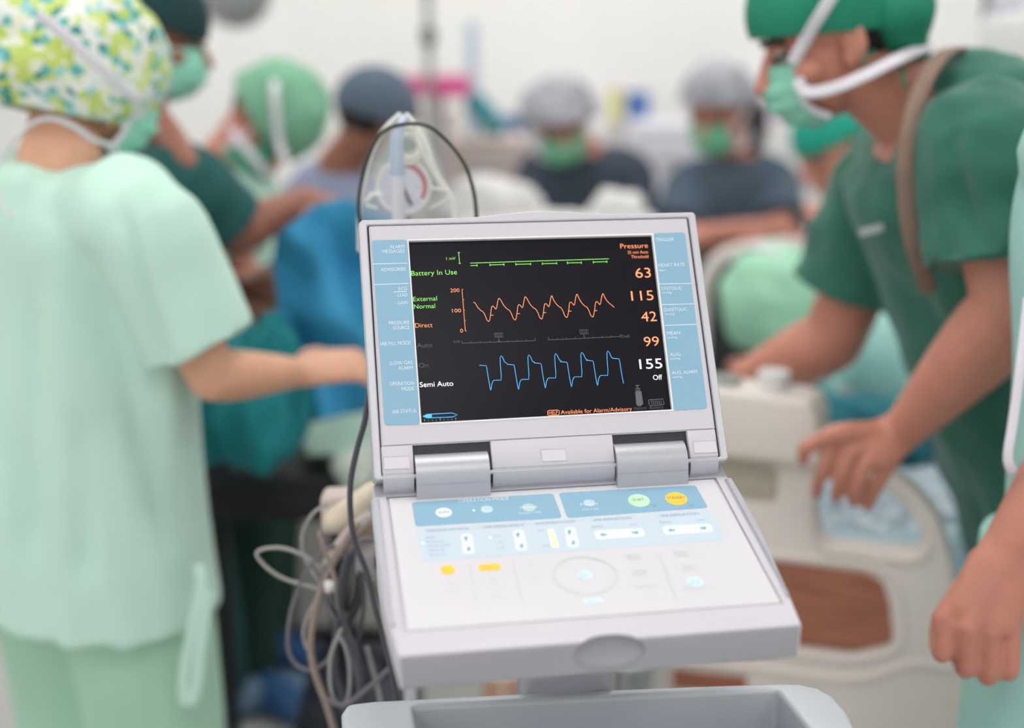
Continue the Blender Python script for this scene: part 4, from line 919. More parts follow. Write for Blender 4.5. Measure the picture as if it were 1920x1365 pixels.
def crumple(name, px0, py0, px1, py1, Y0, Y1, m, amp=.012, fr=16, seed=0, thick=.004, nx=60, ny=40, parent=None, shape=None):
    bm = NB(); g = []
    for j in range(ny + 1):
        row = []; v = j / ny
        for i in range(nx + 1):
            s_ = i / nx; x = px0 + (px1 - px0) * s_; y = py0 + (py1 - py0) * v
            if shape: x, y = shape(s_, v, x, y)
            p = A(x, y, Y0 + (Y1 - Y0) * v); q = p * fr + V((seed, 0, 0))
            p += V((.3, -.8, .5)) * amp * (noise.noise(q) + .6 * (1 - 2 * abs(noise.noise(q * 1.3 + V((5, 3, 1))))))
            row.append(bm.verts.new(p))
        g.append(row)
    for j in range(ny):
        for i in range(nx): bm.faces.new((g[j][i], g[j][i + 1], g[j + 1][i + 1], g[j + 1][i]))
    o = bm_obj(name, bm, m, parent, True); md = o.modifiers.new('s', 'SOLIDIFY'); md.thickness = thick; bake(o)
    for p in o.data.polygons: p.use_smooth = True
    return o
PLS = M('clear_film_blue', 'B9CBD8', .15, amt=.25, scale=25)
prop(crumple('plastic_sheet', 1545, 880, 1900, 1075, 2.34, 2.02, PLS, .016, 17, 2), 'crumpled glossy plastic sheet hanging over the mattress behind the rail opening', 'plastic sheet')
prop(crumple('folded_sheet', 1660, 800, 1900, 960, 2.55, 2.25, M('pale_blue_cloth', 'CBE1EA', .8, amt=.04), .010, 9, 4), 'pale blue folded sheet on the mattress beside the man in deep green', 'sheet')
TEAL = M('teal_drape', '0E6A78', .8, amt=.12, scale=12)
bm = NB()
for (x, y, Y, r) in ((1570, 782, 2.45, .07), (1630, 788, 2.48, .075), (1690, 790, 2.5, .07), (1600, 830, 2.4, .07), (1660, 835, 2.42, .07), (1720, 830, 2.44, .06), (1540, 800, 2.46, .06)):
    ell(bm, A(x, y, Y), (r * 1.3, r, r * .62))
o = blob('teal_cloth', bm, TEAL, None, .009, 6, folds(.018, (16, 16, 22), 3)); prop(o, 'bunched dark teal cloth on the bed behind the gripping hand', 'cloth')
# person bending over the bed
J = dict(head=A(1460, 572, 2.86), neck=A(1520, 640, 2.92), sL=A(1545, 650, 2.78), eL=A(1480, 735, 2.72), wL=A(1400, 700, 2.76), sR=A(1560, 610, 3.12), eR=A(1450, 700, 3.1), wR=A(1380, 690, 3.0), pel=A(1860, 700, 3.06))
J['chest'] = A(1660, 630, 2.98)
auto_legs(J, (.1, 1, 0), (-1, 0, 0), drop=(A(1860, 700, 3.06).x, 3.06))
person('person in pale mint cap and gown bent low over the bed, head bowed', J, V((-.15, -.35, -.92)), V((-.62, -.25, .35)), SKIN2, M('gown_aqua', 'ABDDD4', .85, amt=.05, scale=9), AQUA, vox=.008, secs=[(0, .17, .14), (.3, .17, .14), (.6, .18, .14), (.8, .18, .12), (.93, .14, .10), (1, .09, .08)],
    cap_=dict(m=M('mint_bouffant', 'A5DBBB', .85, amt=.04), r=(.118, .124, .104), cut=-.30, puff=.09, name='bouffant_cap', fr=.02, off=(0, -.01, .03)), mask_=dict(m=M('mask_teal', '2E8D90', .85)), hem=A(1820, 700, 3.06), sleeve=(.08, .08, .7))
# rail of the next bed
r2 = empty('bed_rail', A(1400, 560, 3.45) * 1, 'curved beige rail of the next bed above the mint cap', 'bed rail'); r2.location.z = 0
bm = NB(); tube(bm, [V((A(1318, 620, 3.42).x, 3.42, .0)), A(1316, 620, 3.42), A(1322, 530, 3.42), A(1360, 478, 3.42), A(1450, 460, 3.42), A(1510, 462, 3.42), A(1535, 490, 3.42), V((A(1536, 490, 3.42).x, 3.42, 0))], [(.019, .015)] * 8, n=14); bm_obj('rail_tube', bm, BEIGE, r2, True)
bm = NB(); box(bm, A(1326, 560, 3.43) + V((0, 0, -.5)), A(1530, 500, 3.45)); bm_obj('rail_panel', bm, M('dark_panel', '2C3338', .6), r2)

# ------------------------------------------------------------------ table, drapes and cases at the left
tb = empty('instrument_table', (A(500, 900, 2.55).x, 2.55, 0), 'low black topped table between the woman in mint and the console', 'table')
xa, xb = A(352, 900, 2.4).x, A(655, 900, 2.4).x
bm = NB(); box(bm, (xa, 2.36, .66), (xb, 2.56, .695), None, .01); bm_obj('table_top', bm, M('black_vinyl', '1D1D24', .45), tb, angle=.6)
bm = NB(); box(bm, (xa + .01, 2.37, .59), (xb - .01, 2.55, .66), None, .006); bm_obj('apron', bm, M('black_metal', '131214', .5), tb, angle=.6)
for x in (xa + .03, xb - .03):
    for y in (2.39, 2.53):
        bm = NB(); box(bm, (x - .012, y - .012, 0), (x + .012, y + .012, .60)); bm_obj('leg', bm, M('black_metal', '131214', .5), tb)
BLD = M('blue_drape', '3795C2', .75, amt=.08, scale=9)
Lx = [(0, 592, 382), (.18, 522, 440), (.35, 512, 500), (.52, 520, 560), (.7, 518, 640), (.85, 540, 720), (1, 552, 800)]
def lerpT(T, v, k):
    for a, b in zip(T, T[1:]):
        if v <= b[0]: t = (v - a[0]) / (b[0] - a[0]); return a[k] * (1 - t) + b[k] * t
    return T[-1][k]
Rx = [(0, 650, 372), (.12, 690, 392), (.3, 760, 420), (1, 800, 740)]
bm = NB(); g = []; NX, NY = 80, 90
for j in range(NY + 1):
    v = j / NY; row = []
    for i in range(NX + 1):
        s_ = i / NX; x = lerpT(Lx, v, 1) * (1 - s_) + lerpT(Rx, v, 1) * s_; y = lerpT(Lx, v, 2) * (1 - s_) + lerpT(Rx, v, 2) * s_
        dia = (x - 560) * .012 - (y - 380) * .007
        dep = 2.36 + .03 * math.sin(dia * 3.3 + 1.2 * noise.noise(V((x * .008, y * .008, 0)))) * min(1, v * 3 + .2) + .05 * noise.noise(V((x * .012, y * .009, 3)))
        row.append(bm.verts.new(A(x, y, dep)))
    g.append(row)
for j in range(NY):
    for i in range(NX): bm.faces.new((g[j][i], g[j][i + 1], g[j + 1][i + 1], g[j + 1][i]))
o = bm_obj('blue_drape', bm, BLD, None, True); md = o.modifiers.new('s', 'SOLIDIFY'); md.thickness = .006; bake(o)
for p in o.data.polygons: p.use_smooth = True
prop(o, 'bright blue surgical drape hanging in folds from a hand behind the console', 'drape')
bm = NB()
for (x, y, Y, a, b, c_) in ((420, 770, 2.28, .06, .06, .10), (470, 790, 2.24, .07, .06, .10), (515, 720, 2.30, .06, .05, .14), (540, 770, 2.32, .05, .05, .09), (455, 690, 2.32, .08, .05, .08), (400, 820, 2.3, .05, .05, .05), (490, 830, 2.27, .07, .06, .035)):
    ell(bm, A(x, y, Y), (a, b, c_))
o = blob('teal_cloth', bm, M('teal_cloth_bright', '0B7F86', .75, amt=.15, scale=12), None, .007, 5, folds(.022, (26, 22, 7), 8)); prop(o, 'bunched teal cloth hanging over the black table under the reaching arm', 'cloth')
prop(crumple('green_sheet', 575, 775, 760, 850, 2.60, 2.36, M('pale_green_sheet', 'A9C9B8', .85), .008, 9, 1), 'pale green sheet lying on the black table behind the console', 'sheet')
bm = NB()
for (x, y, Y, a, b, c_) in ((650, 872, 2.30, .035, .03, .03), (690, 862, 2.32, .05, .03, .03), (665, 895, 2.30, .03, .03, .03), (720, 880, 2.33, .05, .03, .04)): ell(bm, A(x, y, Y), (a, b, c_))
bag = blob('cloth_bag', bm, M('white_green_cloth', 'CFD6CC', .8, amt=.1), None, .005, 4, folds(.01, (30, 30, 30), 1)); prop(bag, 'small whitish cloth bundle at the right end of the black table', 'cloth')
cab = empty('supply_cabinet', (A(650, 1100, 3.15).x, 3.2, 0), 'cream enamel cabinet standing on the floor behind the hanging cables', 'cabinet')
ca, cb_ = A(522, 1100, 3.0).x, A(1150, 1100, 3.0).x
bm = NB(); box(bm, (ca, 3.02, .04), (cb_, 3.3, .54), None, .008); bm_obj('body', bm, CREAM, cab, angle=.6)
bm = NB(); box(bm, (ca - .01, 3.0, .54), (cb_ + .01, 3.31, .56), None, .004); bm_obj('top', bm, CREAM, cab)
n_ = 3; wd = (cb_ - ca) / n_
for i in range(n_):
    bm = NB(); box(bm, (ca + wd * i + .008, 3.0, .06), (ca + wd * (i + 1) - .008, 3.02, .53), None, .004); dr = bm_obj('door', bm, CREAM, cab)
    hx = ca + wd * (i + 1) - .04; bm = NB(); tube(bm, [V((hx, 2.985, .26)), V((hx, 2.985, .36))], .006, n=10); bm_obj('handle', bm, CHROME, dr, True)
bm = NB(); box(bm, (ca + .02, 3.04, 0), (cb_ - .02, 3.28, .04)); bm_obj('plinth', bm, BLK, cab)
cs = empty('equipment_case', (A(640, 1300, 2.2).x, 2.25, 0), 'dark navy equipment case on the floor behind the cables', 'case')
a_, b_ = A(560, 1300, 2.2).x, A(775, 1300, 2.2).x
bm = NB(); box(bm, (a_, 2.15, .01), (b_, 2.45, .30), None, .02, 3); bm_obj('body', bm, M('dark_navy_plastic', '1B2030', .5), cs, angle=.6)
bm = NB(); box(bm, (a_ - .004, 2.146, .24), (b_ + .004, 2.454, .252), None, .003); bm_obj('lid_seam', bm, BLK, cs)
bm = NB(); tube(bm, [V((a_ + .06, 2.3, .295)), V((a_ + .07, 2.3, .33)), V((b_ - .07, 2.3, .33)), V((b_ - .06, 2.3, .295))], .008, n=10); bm_obj('handle', bm, BLK, cs, True)
bx = empty('cardboard_box', (A(940, 1290, 2.1).x, 2.15, 0), 'small pinkish brown box under the console', 'box')
bm = NB(); box(bm, (A(905, 1290, 2.1).x, 2.05, 0), (A(981, 1290, 2.1).x, 2.3, A(940, 1250, 2.1).z), None, .003); bm_obj('carton', bm, M('carton', 'C29A87', .8), bx)
bm = NB(); zt = A(940, 1250, 2.1).z; box(bm, (A(938, 1290, 2.1).x, 2.048, zt - .08), (A(948, 1290, 2.1).x, 2.302, zt + .001)); bm_obj('tape', bm, M('tape', 'D9C5A5', .4), bx)

# ------------------------------------------------------------------ behind the display: pole, gauge, bag, cables
po = empty('support_pole', (A(745, 400, 1.46).x, 1.46, 0), 'white pole with blue-grey sleeve rising behind the display left corner', 'pole')
pz = lambda y: A(745, y, 1.46)
top_ = pz(236); x_ = pz(330).x
PB = lambda z: V((x_, 1.46, z))
zs = pz(326).z
bm = NB(); tube(bm, [PB(.06), PB(zs)], .0078, n=24, cap='flat'); bm_obj('rod', bm, M('rod_white', 'D3D3DC', .35, amt=.02), po, angle=.6)
bm = NB(); tube(bm, [PB(zs), PB(pz(262).z), A(750, 240, 1.465), A(756, 222, 1.475)], [.0083, .0083, .006, .004], n=20); bm_obj('sleeve', bm, M('sleeve_blue_grey', 'B3C0D2', .45, amt=.02), po, True)
bm = NB()
for k in range(5):
    an = k * 2 * math.pi / 5; tube(bm, [PB(.07), V((x_ + .2 * math.cos(an), 1.46 + .2 * math.sin(an), .045))], .012, n=10)
bm_obj('star_base', bm, CHROME, po, True)
# gauge
gc = A(757, 351, 1.52); GM = Matrix.Translation(gc) @ Matrix.Rotation(math.pi / 2 - .12, 4, 'X')
ga = empty('pressure_gauge', gc, 'round pressure dial with red arc above the display', 'gauge')
bm = NB(); tube(bm, [GM @ V((0, 0, -.028)), GM @ V((0, 0, .006))], .0325, n=48, cap='flat'); bm_obj('gauge_case', bm, M('case_pale', 'D5D6DA', .3, amt=.02), ga, angle=.6)
bm = NB(); t_ = tube(bm, [GM @ V((.0318 * math.cos(i / 40 * 2 * math.pi), .0318 * math.sin(i / 40 * 2 * math.pi), .006)) for i in range(41)], .0022, n=8, k=1); bm_obj('bezel_ring', bm, WHT, ga, True)
bm = NB(); poly(bm, ellp(0, 0, .030, .030, 48), .001, GM @ Matrix.Translation((0, 0, .0068))); dial = bm_obj('dial', bm, M('dial_face', 'DCDDE8', .5, amt=.01), ga)
arc = [(.0262 * math.cos(math.radians(a)), .0262 * math.sin(math.radians(a))) for a in range(-32, 92, 6)]
bm = NB(); ribbon(bm, arc, .005, GM, .0072); flat_obj('red_arc', bm, M('red_print', 'C2424E', .5, amt=0), dial)
bm = NB()
for a in range(120, 330, 15): c_, s_ = math.cos(math.radians(a)), math.sin(math.radians(a)); ribbon(bm, [(.022 * c_, .022 * s_), (.027 * c_, .027 * s_)], .0012, GM, .0072)
for s_, a in (('20', 215), ('40', 180), ('60', 150), ('80', 285), ('100', 0)):
    c_, q_ = .017 * math.cos(math.radians(a)), .017 * math.sin(math.radians(a)); text(bm, s_, c_ - .003, c_ + .003, q_ - .002, .004, GM, .0072)
flat_obj('dial_print', bm, M('dial_blue', '7C9BD0', .5, amt=0), dial)
bm = NB(); tube(bm, [GM @ V((-.004, .008, .0085)), GM @ V((.009, -.020, .0085))], [.0012, .002], n=8); bm_obj('needle', bm, BLK, ga, True)
bm = NB(); tube(bm, [gc + V((0, .015, -.028)), gc + V((0, .015, -.14))], .007, n=14); bm_obj('gauge_stem', bm, CHROME, ga, True)
def glassm(name, col, rough=.06, alpha=.22):
    m = M(name, col, rough, alpha=alpha, amt=0, spec=.9); return m
CLR = glassm('clear_plastic', 'E6EAE8', .12, .09); CLR2 = glassm('clear_tubing', 'F4F5EE', .2, .7)
bm = NB()
prof = [(.004, 212), (.016, 222), (.030, 250), (.040, 290), (.048, 330), (.054, 372), (.055, 400), (.052, 460)]
ctr = [(757, 212), (757, 222), (757, 250), (758, 290), (760, 330), (762, 372), (762, 400), (762, 460)]
P_ = [A(c_[0], c_[1], 1.53) for c_ in ctr]; tube(bm, P_, [(r, r * .62) for r, _ in prof], ref=V((1, 0, 0)), n=40, k=4, cap='open')
for v in bm.verts:
    q = v.co * 22; v.co += V((v.co.x - P_[0].x, v.co.y - 1.53, 0)) * .12 * noise.noise(q)
cbag = bm_obj('dome', bm, CLR, None, True); md = cbag.modifiers.new('s', 'SOLIDIFY'); md.thickness = .0012; bake(cbag)
for p in cbag.data.polygons: p.use_smooth = True
cbg = empty('clear_plastic_bag', (P_[5].x, 1.53, P_[-1].z), 'clear plastic bag draped over the pressure dial and pole tip', 'plastic bag'); cbag.parent = cbg; cbag.matrix_parent_inverse = world_of(cbg).inverted()
for pts in ([(762, 214), (795, 262), (815, 318), (846, 372), (850, 400), (850, 470)], [(750, 214), (715, 250), (692, 300), (676, 372), (674, 400), (674, 470)], [(686, 378), (700, 364), (714, 366)], [(688, 385), (706, 390)], [(806, 392), (842, 368)], [(808, 352), (842, 358)], [(780, 250), (800, 300), (830, 352)]):
    bm = NB(); tube(bm, [A(x, y, 1.50) for x, y in pts], [(.003, .0015)] * len(pts), n=8); bm_obj('fold', bm, CLR2, cbg, True)
for r, dx in ((.0185, 0), (.0130, .002)):
    cc = A(765, 272, 1.52); bm = NB(); tube(bm, [cc + V((dx + r * math.cos(i / 30 * 2 * math.pi), -.004 + .003 * math.sin(i / 15 * math.pi), r * 1.15 * math.sin(i / 30 * 2 * math.pi))) for i in range(31)], .0024, n=8, k=1)
    bm_obj('tubing_coil', bm, M('ivory_tubing', 'F1EFE2', .3), cbg, True)
bm = NB(); cc = A(766, 272, 1.52); tube(bm, [cc + V((0, .0, 0)), cc + V((0, .012, 0))], .0085, n=20, cap='flat'); bm_obj('valve', bm, M('valve_grey_green', '8FA398', .4), cbg, angle=.6)
GRC = M('grey_cable', '6E6A72', .45, amt=.05); DGC = M('dark_grey_cable', '4A4A52', .45, amt=.05); TNC = M('tan_cable', '9A8A80', .45, amt=.05); BKC = M('black_green_cable', '2B3431', .4); LGC = M('light_grey_cable', '9E9C9A', .45, amt=.05)
def cable(pts, r, m, label, grp=None, Y=1.40, par=None, name='cable'):
    bm = NB(); tube(bm, [A(p[0], p[1], p[2] if len(p) > 2 else Y) for p in pts], r, n=10, k=8); o = bm_obj(name, bm, m, par, True)
    if label: prop(o, label, 'cable', grp)
    return o
cable([(705, 530), (686, 470), (673, 400), (678, 340), (700, 272), (730, 240), (790, 233), (832, 258), (868, 303), (886, 350), (893, 400), (893, 470)], .0023, BKC, 'black cable looping over the dial and bag above the display', Y=1.45)
cable([(692, 740), (684, 790), (670, 840), (658, 900), (657, 960), (665, 1015), (688, 1075), (706, 1150), (724, 1215), (742, 1300), (748, 1380)], .0032, DGC, 'thick dark grey cable running down along the left side of the keypad', Y=1.28)
cable([(700, 1090), (712, 1130), (722, 1165), (738, 1210), (745, 1300), (746, 1380)], .0018, GRC, 'thin grey cable beside the keypad left edge', Y=1.30)
cable([(625, 1025), (598, 1040), (565, 1090), (545, 1150), (540, 1210), (552, 1242), (580, 1256), (612, 1240), (636, 1195), (650, 1150)], .0027, GRC, 'grey cable making the big leftmost round loop')
cable([(612, 1075), (575, 1045), (530, 1028), (492, 1030), (482, 1042), (505, 1068), (540, 1088), (600, 1104)], .0024, LGC, 'light grey cable with a sharp loop poking far left')
cable([(612, 945), (585, 965), (567, 1000), (568, 1035), (585, 1070), (605, 1100)], .0022, LGC, 'light grey cable bowing out beside the beige module')
cable([(668, 985), (640, 1030), (612, 1080), (592, 1140), (582, 1210), (592, 1265), (612, 1320), (630, 1380)], .0045, TNC, 'thick tan cable hanging down outermost of the bundle')
cable([(655, 1035), (618, 1055), (602, 1090), (612, 1130), (640, 1180), (662, 1240), (675, 1300), (680, 1370)], .0028, GRC, 'grey cable crossing the bundle diagonally to the lower right')
cable([(660, 1030), (648, 1100), (632, 1180), (628, 1250), (645, 1320), (650, 1380)], .0042, DGC, 'dark grey cable straight down the middle of the bundle')
cable([(652, 1040), (635, 1110), (645, 1165), (668, 1220), (678, 1290), (676, 1340)], .0034, DGC, 'dark grey cable just right of the bundle middle', Y=1.37)
cable([(640, 1180), (620, 1230), (620, 1290), (635, 1322), (652, 1310), (656, 1260), (648, 1215), (634, 1190)], .0024, LGC, 'light grey cable forming the low hanging loop', Y=1.37)
cable([(575, 1215), (569, 1190), (575, 1160), (590, 1130)], .0022, LGC, 'short light cable inside the big round loop')
cable([(742, 1240), (715, 1268), (680, 1298), (645, 1322), (615, 1312)], .0034, GRC, 'grey cable slanting from the keypad corner to the bundle bottom', Y=1.36)
cable([(679, 1075), (682, 1130), (676, 1180), (664, 1225)], .0028, DGC, 'dark cable hanging under the connector block', Y=1.38)
cable([(676, 1078), (672, 1125), (658, 1160), (648, 1180)], .005, M('black_strap', '33333A', .6), 'flat black strap hanging under the connector block', Y=1.40)
cable([(712, 1018), (690, 1010), (668, 1018), (655, 1040)], .0028, GRC, 'grey cable arching over the connector block', Y=1.38)
cable([(688, 1215), (700, 1260), (712, 1310), (716, 1370)], .003, LGC, 'light grey cable at the bottom right of the bundle', Y=1.42)
cable([(598, 1000), (612, 1040), (628, 1085), (634, 1140)], .0026, TNC, 'tan cable running down the left face of the bundle', Y=1.38)
md_ = empty('connector_module', A(670, 1060, 1.43), 'beige connector module clamped to the pole left of the keypad', 'medical device')
def sbox(par, name, px0, py0, px1, py1, Y, d, m, bev=.004):
    a, b = A(px0, py1, Y), A(px1, py0, Y); bm = NB(); box(bm, (a.x, Y, a.z), (b.x, Y + d, b.z), None, bev, 3); return bm_obj(name, bm, m, par, angle=.6)
PKB = M('pinkish_beige', 'CBBDB8', .5, amt=.03)
sbox(md_, 'housing', 602, 930, 655, 1005, 1.44, .04, PKB, .008)
sbox(md_, 'clamp_plate', 650, 965, 760, 1060, 1.45, .03, M('tan_plastic', 'B9A68E', .55), .004)
bm = NB(); tube(bm, [A(628, 975, 1.42), A(700, 925, 1.42)], .0145, n=18); bm_obj('handle', bm, M('ivory_plastic', 'E0D3BE', .45), md_, True)
bm = NB(); tube(bm, [A(612, 1060, 1.41), A(655, 1000, 1.41), A(690, 965, 1.41)], [.006, .009, .008], n=14); bm_obj('clamp_lever', bm, PKB, md_, True)
sbox(md_, 'connector_block', 662, 1040, 700, 1085, 1.40, .04, M('grey_plastic', 'A7A3A6', .5), .005)
sk = sbox(md_, 'socket_body', 690, 1032, 750, 1080, 1.42, .04, PKB, .006)
bm = NB(); c_ = A(706, 1056, 1.418); tube(bm, [c_, c_ + V((0, .006, 0))], .008, n=16, cap='flat'); bm_obj('socket', bm, BLK, sk, True)
bm = NB(); tube(bm, [A(617, 1090, 1.39), A(618, 1108, 1.39)], .006, n=14, cap='flat'); bm_obj('plug_collar', bm, WHT, md_, True)

# ------------------------------------------------------------------ far equipment
def unit(name, label, cat, px0, py0, px1, Y, d, m, top=None, drawers=0, mdr=None):
    a, b = A(px0, py0, Y), A(px1, py0, Y); t = empty(name, ((a.x + b.x) / 2, Y + d / 2, 0), label, cat)
    bm = NB(); box(bm, (a.x, Y, .06), (b.x, Y + d, a.z), None, .012); bm_obj('body', bm, m, t, angle=.6)
    for cx in (a.x + .04, b.x - .04):
        bm = NB(); tube(bm, [V((cx - .012, Y + .04, .03)), V((cx + .012, Y + .04, .03))], .03, n=16, cap='flat'); bm_obj('caster', bm, BLK, t, True)
    H = a.z - .1
    for k in range(drawers):
        z0 = .1 + H * k / drawers; bm = NB(); box(bm, (a.x + .02, Y - .012, z0 + .01), (b.x - .02, Y + .002, z0 + H / drawers - .01), None, .004); dr = bm_obj('drawer', bm, mdr or m, t)
        bm = NB(); zc = z0 + H / drawers * .6; tube(bm, [V((a.x * .7 + b.x * .3, Y - .025, zc)), V((a.x * .3 + b.x * .7, Y - .025, zc))], .008, n=8); bm_obj('handle', bm, CHROME, dr, True)
    return t, a, b
PKG = M('warm_grey_plastic', 'CBBDB5', .6, amt=.06); LVW = M('lavender_white', 'E0DFE6', .6, amt=.02)
unit('supply_trolley', 'warm grey wheeled trolley between the dial and the person in navy scrubs', 'trolley', 835, 262, 985, 5.0, .5, PKG, drawers=4)
unit('treatment_cart', 'tall pale wheeled cart against the back wall left of the pink tray', 'cart', 700, 235, 830, 5.3, .45, CREAM, drawers=3)
unit('supply_trolley', 'white wheeled trolley between the person in navy scrubs and the person in slate scrubs', 'trolley', 1190, 232, 1330, 5.2, .5, LVW, drawers=3)
unit('storage_cabinet', 'white cabinet against the back wall behind the person in slate scrubs', 'cabinet', 1400, 228, 1640, 5.6, .45, WHT, drawers=2)
unit('storage_cabinet', 'white cabinet behind the person in navy scrubs, low against the back wall', 'cabinet', 960, 236, 1180, 5.65, .45, WHT, drawers=3)
tt = empty('operating_table', (A(1060, 420, 3.75).x, 3.75, 0), 'white draped table in front of the two far people', 'table')
a_, b_ = A(860, 408, 3.5), A(1225, 408, 3.5)
bm = NB(); box(bm, (a_.x, 3.45, a_.z - .08), (b_.x, 3.72, a_.z - .02), None, .01); bm_obj('table_top', bm, WHT, tt)
for x in (a_.x + .06, b_.x - .06):
    for y in (3.5, 3.68): bm = NB(); box(bm, (x - .02, y - .02, 0), (x + .02, y + .02, a_.z - .08)); bm_obj('leg', bm, CHROME, tt)
bm = NB(); box(bm, (a_.x - .02, 3.44, a_.z - .35), (b_.x + .02, 3.73, a_.z - .005), None, .015); o = blob('white_drape', bm, M('white_cloth', 'E2E0DE', .85), None, .02, 3, folds(.015, (14, 14, 3), 2)); prop(o, 'white drape covering the table in front of the two far people', 'drape')
def lumps(name, label, cat, L, m, vox=.01, fd=.012, grp=None):
    bm = NB()
    for (x, y, Y, a, b, c_) in L: ell(bm, A(x, y, Y), (a, b, c_))
    o = blob(name, bm, m, None, vox, 4, folds(fd, (20, 20, 20), 2)); prop(o, label, cat, grp)
lumps('white_cloth', 'crumpled white cloth in front of the person in navy scrubs', 'cloth', [(1150, 385, 3.55, .06, .05, .05), (1180, 388, 3.55, .05, .05, .04), (1130, 395, 3.55, .05, .04, .03)], M('white_cloth', 'E2E0DE', .85))
lumps('white_cloth', 'larger heap of white cloth left of the person in navy scrubs', 'cloth', [(900, 375, 3.6, .10, .05, .07), (955, 380, 3.6, .10, .05, .06), (930, 360, 3.62, .07, .05, .05), (870, 395, 3.6, .08, .05, .05)], M('white_cloth', 'E2E0DE', .85))
def onbox(name, label, cat, px0, py0, px1, py1, Y, d, m, lid=None, grp=None):
    a, b = A(px0, py1, Y), A(px1, py0, Y); t = empty(name, ((a.x + b.x) / 2, Y, a.z), label, cat, grp)
    bm = NB(); box(bm, (a.x, Y, a.z), (b.x, Y + d, b.z), None, .008); bm_obj('body', bm, m, t, angle=.6)
    if lid: bm = NB(); box(bm, (a.x - .006, Y - .006, b.z), (b.x + .006, Y + d + .006, b.z + .02), None, .005); bm_obj('lid', bm, lid, t, angle=.6)
    return t
onbox('storage_bin', 'small blue bin on the white trolley between the two far people', 'bin', 1176, 182, 1218, 224, 5.62, .15, M('blue_plastic', '4876B8', .4), M('blue_plastic', '4876B8', .4))
onbox('sharps_container', 'yellow container left of the blue bin', 'container', 1143, 178, 1166, 230, 5.62, .1, M('yellow_plastic', 'E6E08A', .4), M('yellow_lid', 'D8CF62', .4))
onbox('storage_bin', 'blue bin beside the left shoulder of the person in navy scrubs', 'bin', 935, 218, 985, 258, 5.6, .2, M('blue_grey_plastic', '4F78A4', .5))
onbox('storage_box', 'pale purple box right of the slate scrubs person head', 'box', 1452, 196, 1492, 226, 5.62, .15, M('purple_plastic', 'B98FC0', .5))
onbox('glove_box', 'white box on the cabinet behind the slate scrubs person', 'box', 1500, 190, 1560, 226, 5.62, .2, WHT)
onbox('monitor_box', 'white device on the pale cart behind the slate cap', 'device', 770, 205, 850, 250, 5.35, .3, PKG)
lumps('teal_cloth', 'small teal cloth beside the pink tray', 'cloth', [(893, 196, 4.95, .05, .04, .045), (912, 215, 4.95, .05, .04, .04), (925, 240, 5.0, .05, .04, .035)], M('teal_small', '4B9FA8', .8))
iv = empty('drip_stand', (A(805, 200, 4.7).x, 4.7, 0), 'thin steel drip stand rising above the pink tray', 'stand')
ivx = A(805, 150, 4.7).x; bm = NB(); tube(bm, [V((ivx, 4.7, .08)), V((ivx, 4.7, 2.25))], .016, n=14); bm_obj('pole', bm, M('grey_steel', 'A0A09E', .4, metal=.5), iv, True)
c_ = A(805, 68, 4.7); bm = NB(); box(bm, (ivx - .025, 4.67, c_.z - .035), (ivx + .025, 4.73, c_.z + .03), None, .006); bm_obj('clamp', bm, M('dark_grey_plastic', '4A4B4A', .5), iv)
bm = NB(); tube(bm, [V((ivx - .12, 4.7, 2.22)), V((ivx, 4.7, 2.25)), V((ivx + .12, 4.7, 2.22))], .006, n=8); bm_obj('hook_bar', bm, CHROME, iv, True)
bm = NB()
for k in range(5): an = k * 2 * math.pi / 5; tube(bm, [V((ivx, 4.7, .09)), V((ivx + .25 * math.cos(an), 4.7 + .25 * math.sin(an), .03))], .014, n=8)
bm_obj('base', bm, CHROME, iv, True)
ty = empty('pink_tray', A(820, 188, 4.95), 'bright pink tray hanging on the drip stand', 'tray')
a_, b_ = A(762, 182, 4.78), A(880, 145, 4.78)
bm = NB(); box(bm, (a_.x, 4.74, a_.z), (b_.x, 4.95, b_.z), None, .015, 3); bm_obj('tray_body', bm, M('pink_plastic', 'EE5C9F', .4), ty, angle=.6)
bm = NB(); box(bm, (a_.x - .01, 4.73, b_.z - .005), (b_.x + .01, 4.96, b_.z + .012), None, .005); bm_obj('rim', bm, M('pale_pink', 'F0A8C6', .4), ty)
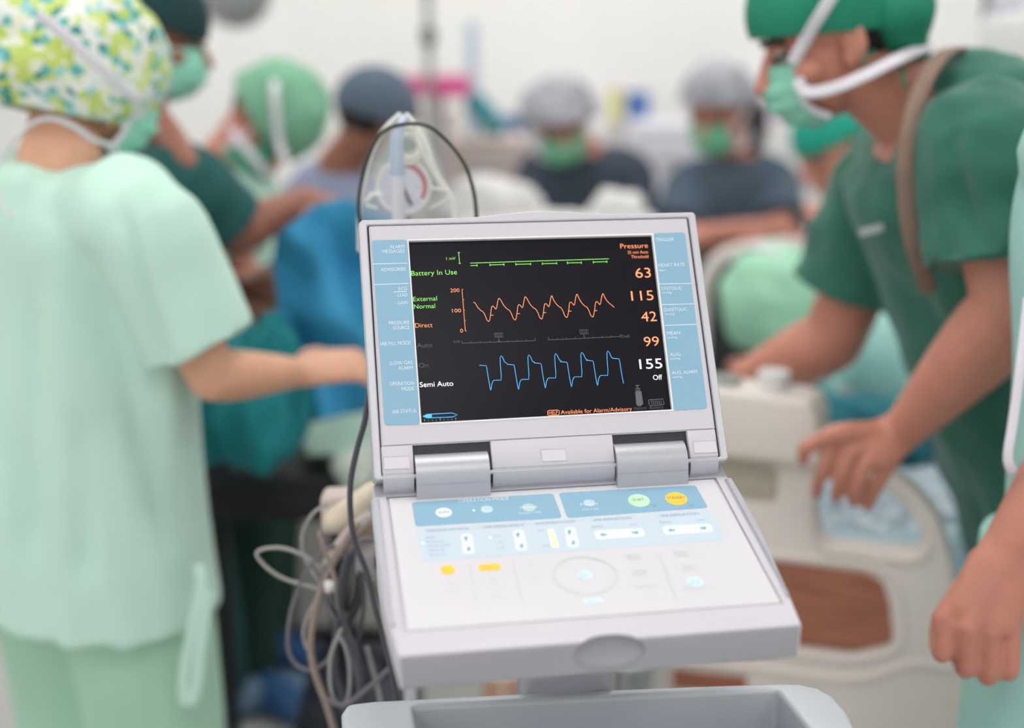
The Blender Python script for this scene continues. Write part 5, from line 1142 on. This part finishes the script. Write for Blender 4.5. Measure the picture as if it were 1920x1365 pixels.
bm = NB(); tube(bm, [V(((a_.x + b_.x) / 2, 4.85, a_.z)), V(((a_.x + b_.x) / 2, 4.85, .05))], .02, n=12); bm_obj('stem', bm, CHROME, ty, True)
bp = A(885, 120, 5.1); bm = NB(); box(bm, (bp.x - .022, 5.1, 0), (bp.x + .022, 5.14, A(885, 40, 5.1).z), None, .006); prop(bm_obj('blue_post', bm, M('pale_blue_metal', 'B9D0E2', .5), None), 'pale blue upright post right of the pink tray', 'post')
# surgical lamp and boom
sl = empty('surgical_lamp', (A(440, 0, 4.6).x, 4.6, ZC), 'round grey surgical lamp at the top edge above the left group', 'lamp')
c_ = A(440, -28, 4.6); bm = NB(); tube(bm, [c_ + V((0, 0, -.02)), c_ + V((0, 0, .03)), c_ + V((0, 0, .09))], [.13, .13, .05], n=32, k=4); bm_obj('lamp_head', bm, M('lamp_grey', '9A9C9E', .4), sl, True)
bm = NB(); tube(bm, [c_ + V((0, 0, .08)), V((c_.x, c_.y, ZC))], .02, n=12); bm_obj('arm', bm, WHT, sl, True)
eb = empty('equipment_boom', (A(1890, 0, 3.4).x, 3.5, ZC), 'white equipment boom in the upper right corner behind the man in deep green', 'boom')
c_ = A(1905, 60, 3.4); bm = NB(); box(bm, (c_.x - .07, 3.3, c_.z - .10), (c_.x + .25, 3.5, c_.z + .05), None, .03, 3); bm_obj('console_body', bm, WHT, eb, angle=.6)
c2 = A(1850, 20, 3.5); bm = NB(); tube(bm, [c2 + V((0, 0, -.04)), c2 + V((0, 0, .05))], .014, n=12); bm_obj('grey_fitting', bm, M('fitting_grey', '8D8B8E', .5), eb, True)
c3 = A(1880, 30, 3.45); bm = NB(); box(bm, c3 - V((.03, .02, .03)), c3 + V((.05, .04, .04)), None, .008); bm_obj('grey_fitting', bm, M('fitting_lilac', 'BFC0D0', .5), eb)
bm = NB(); tube(bm, [V((c_.x + .1, 3.4, c_.z)), V((c_.x + .1, 3.4, ZC))], .05, n=16); bm_obj('column', bm, WHT, eb, True)
bpy.context.view_layer.update()
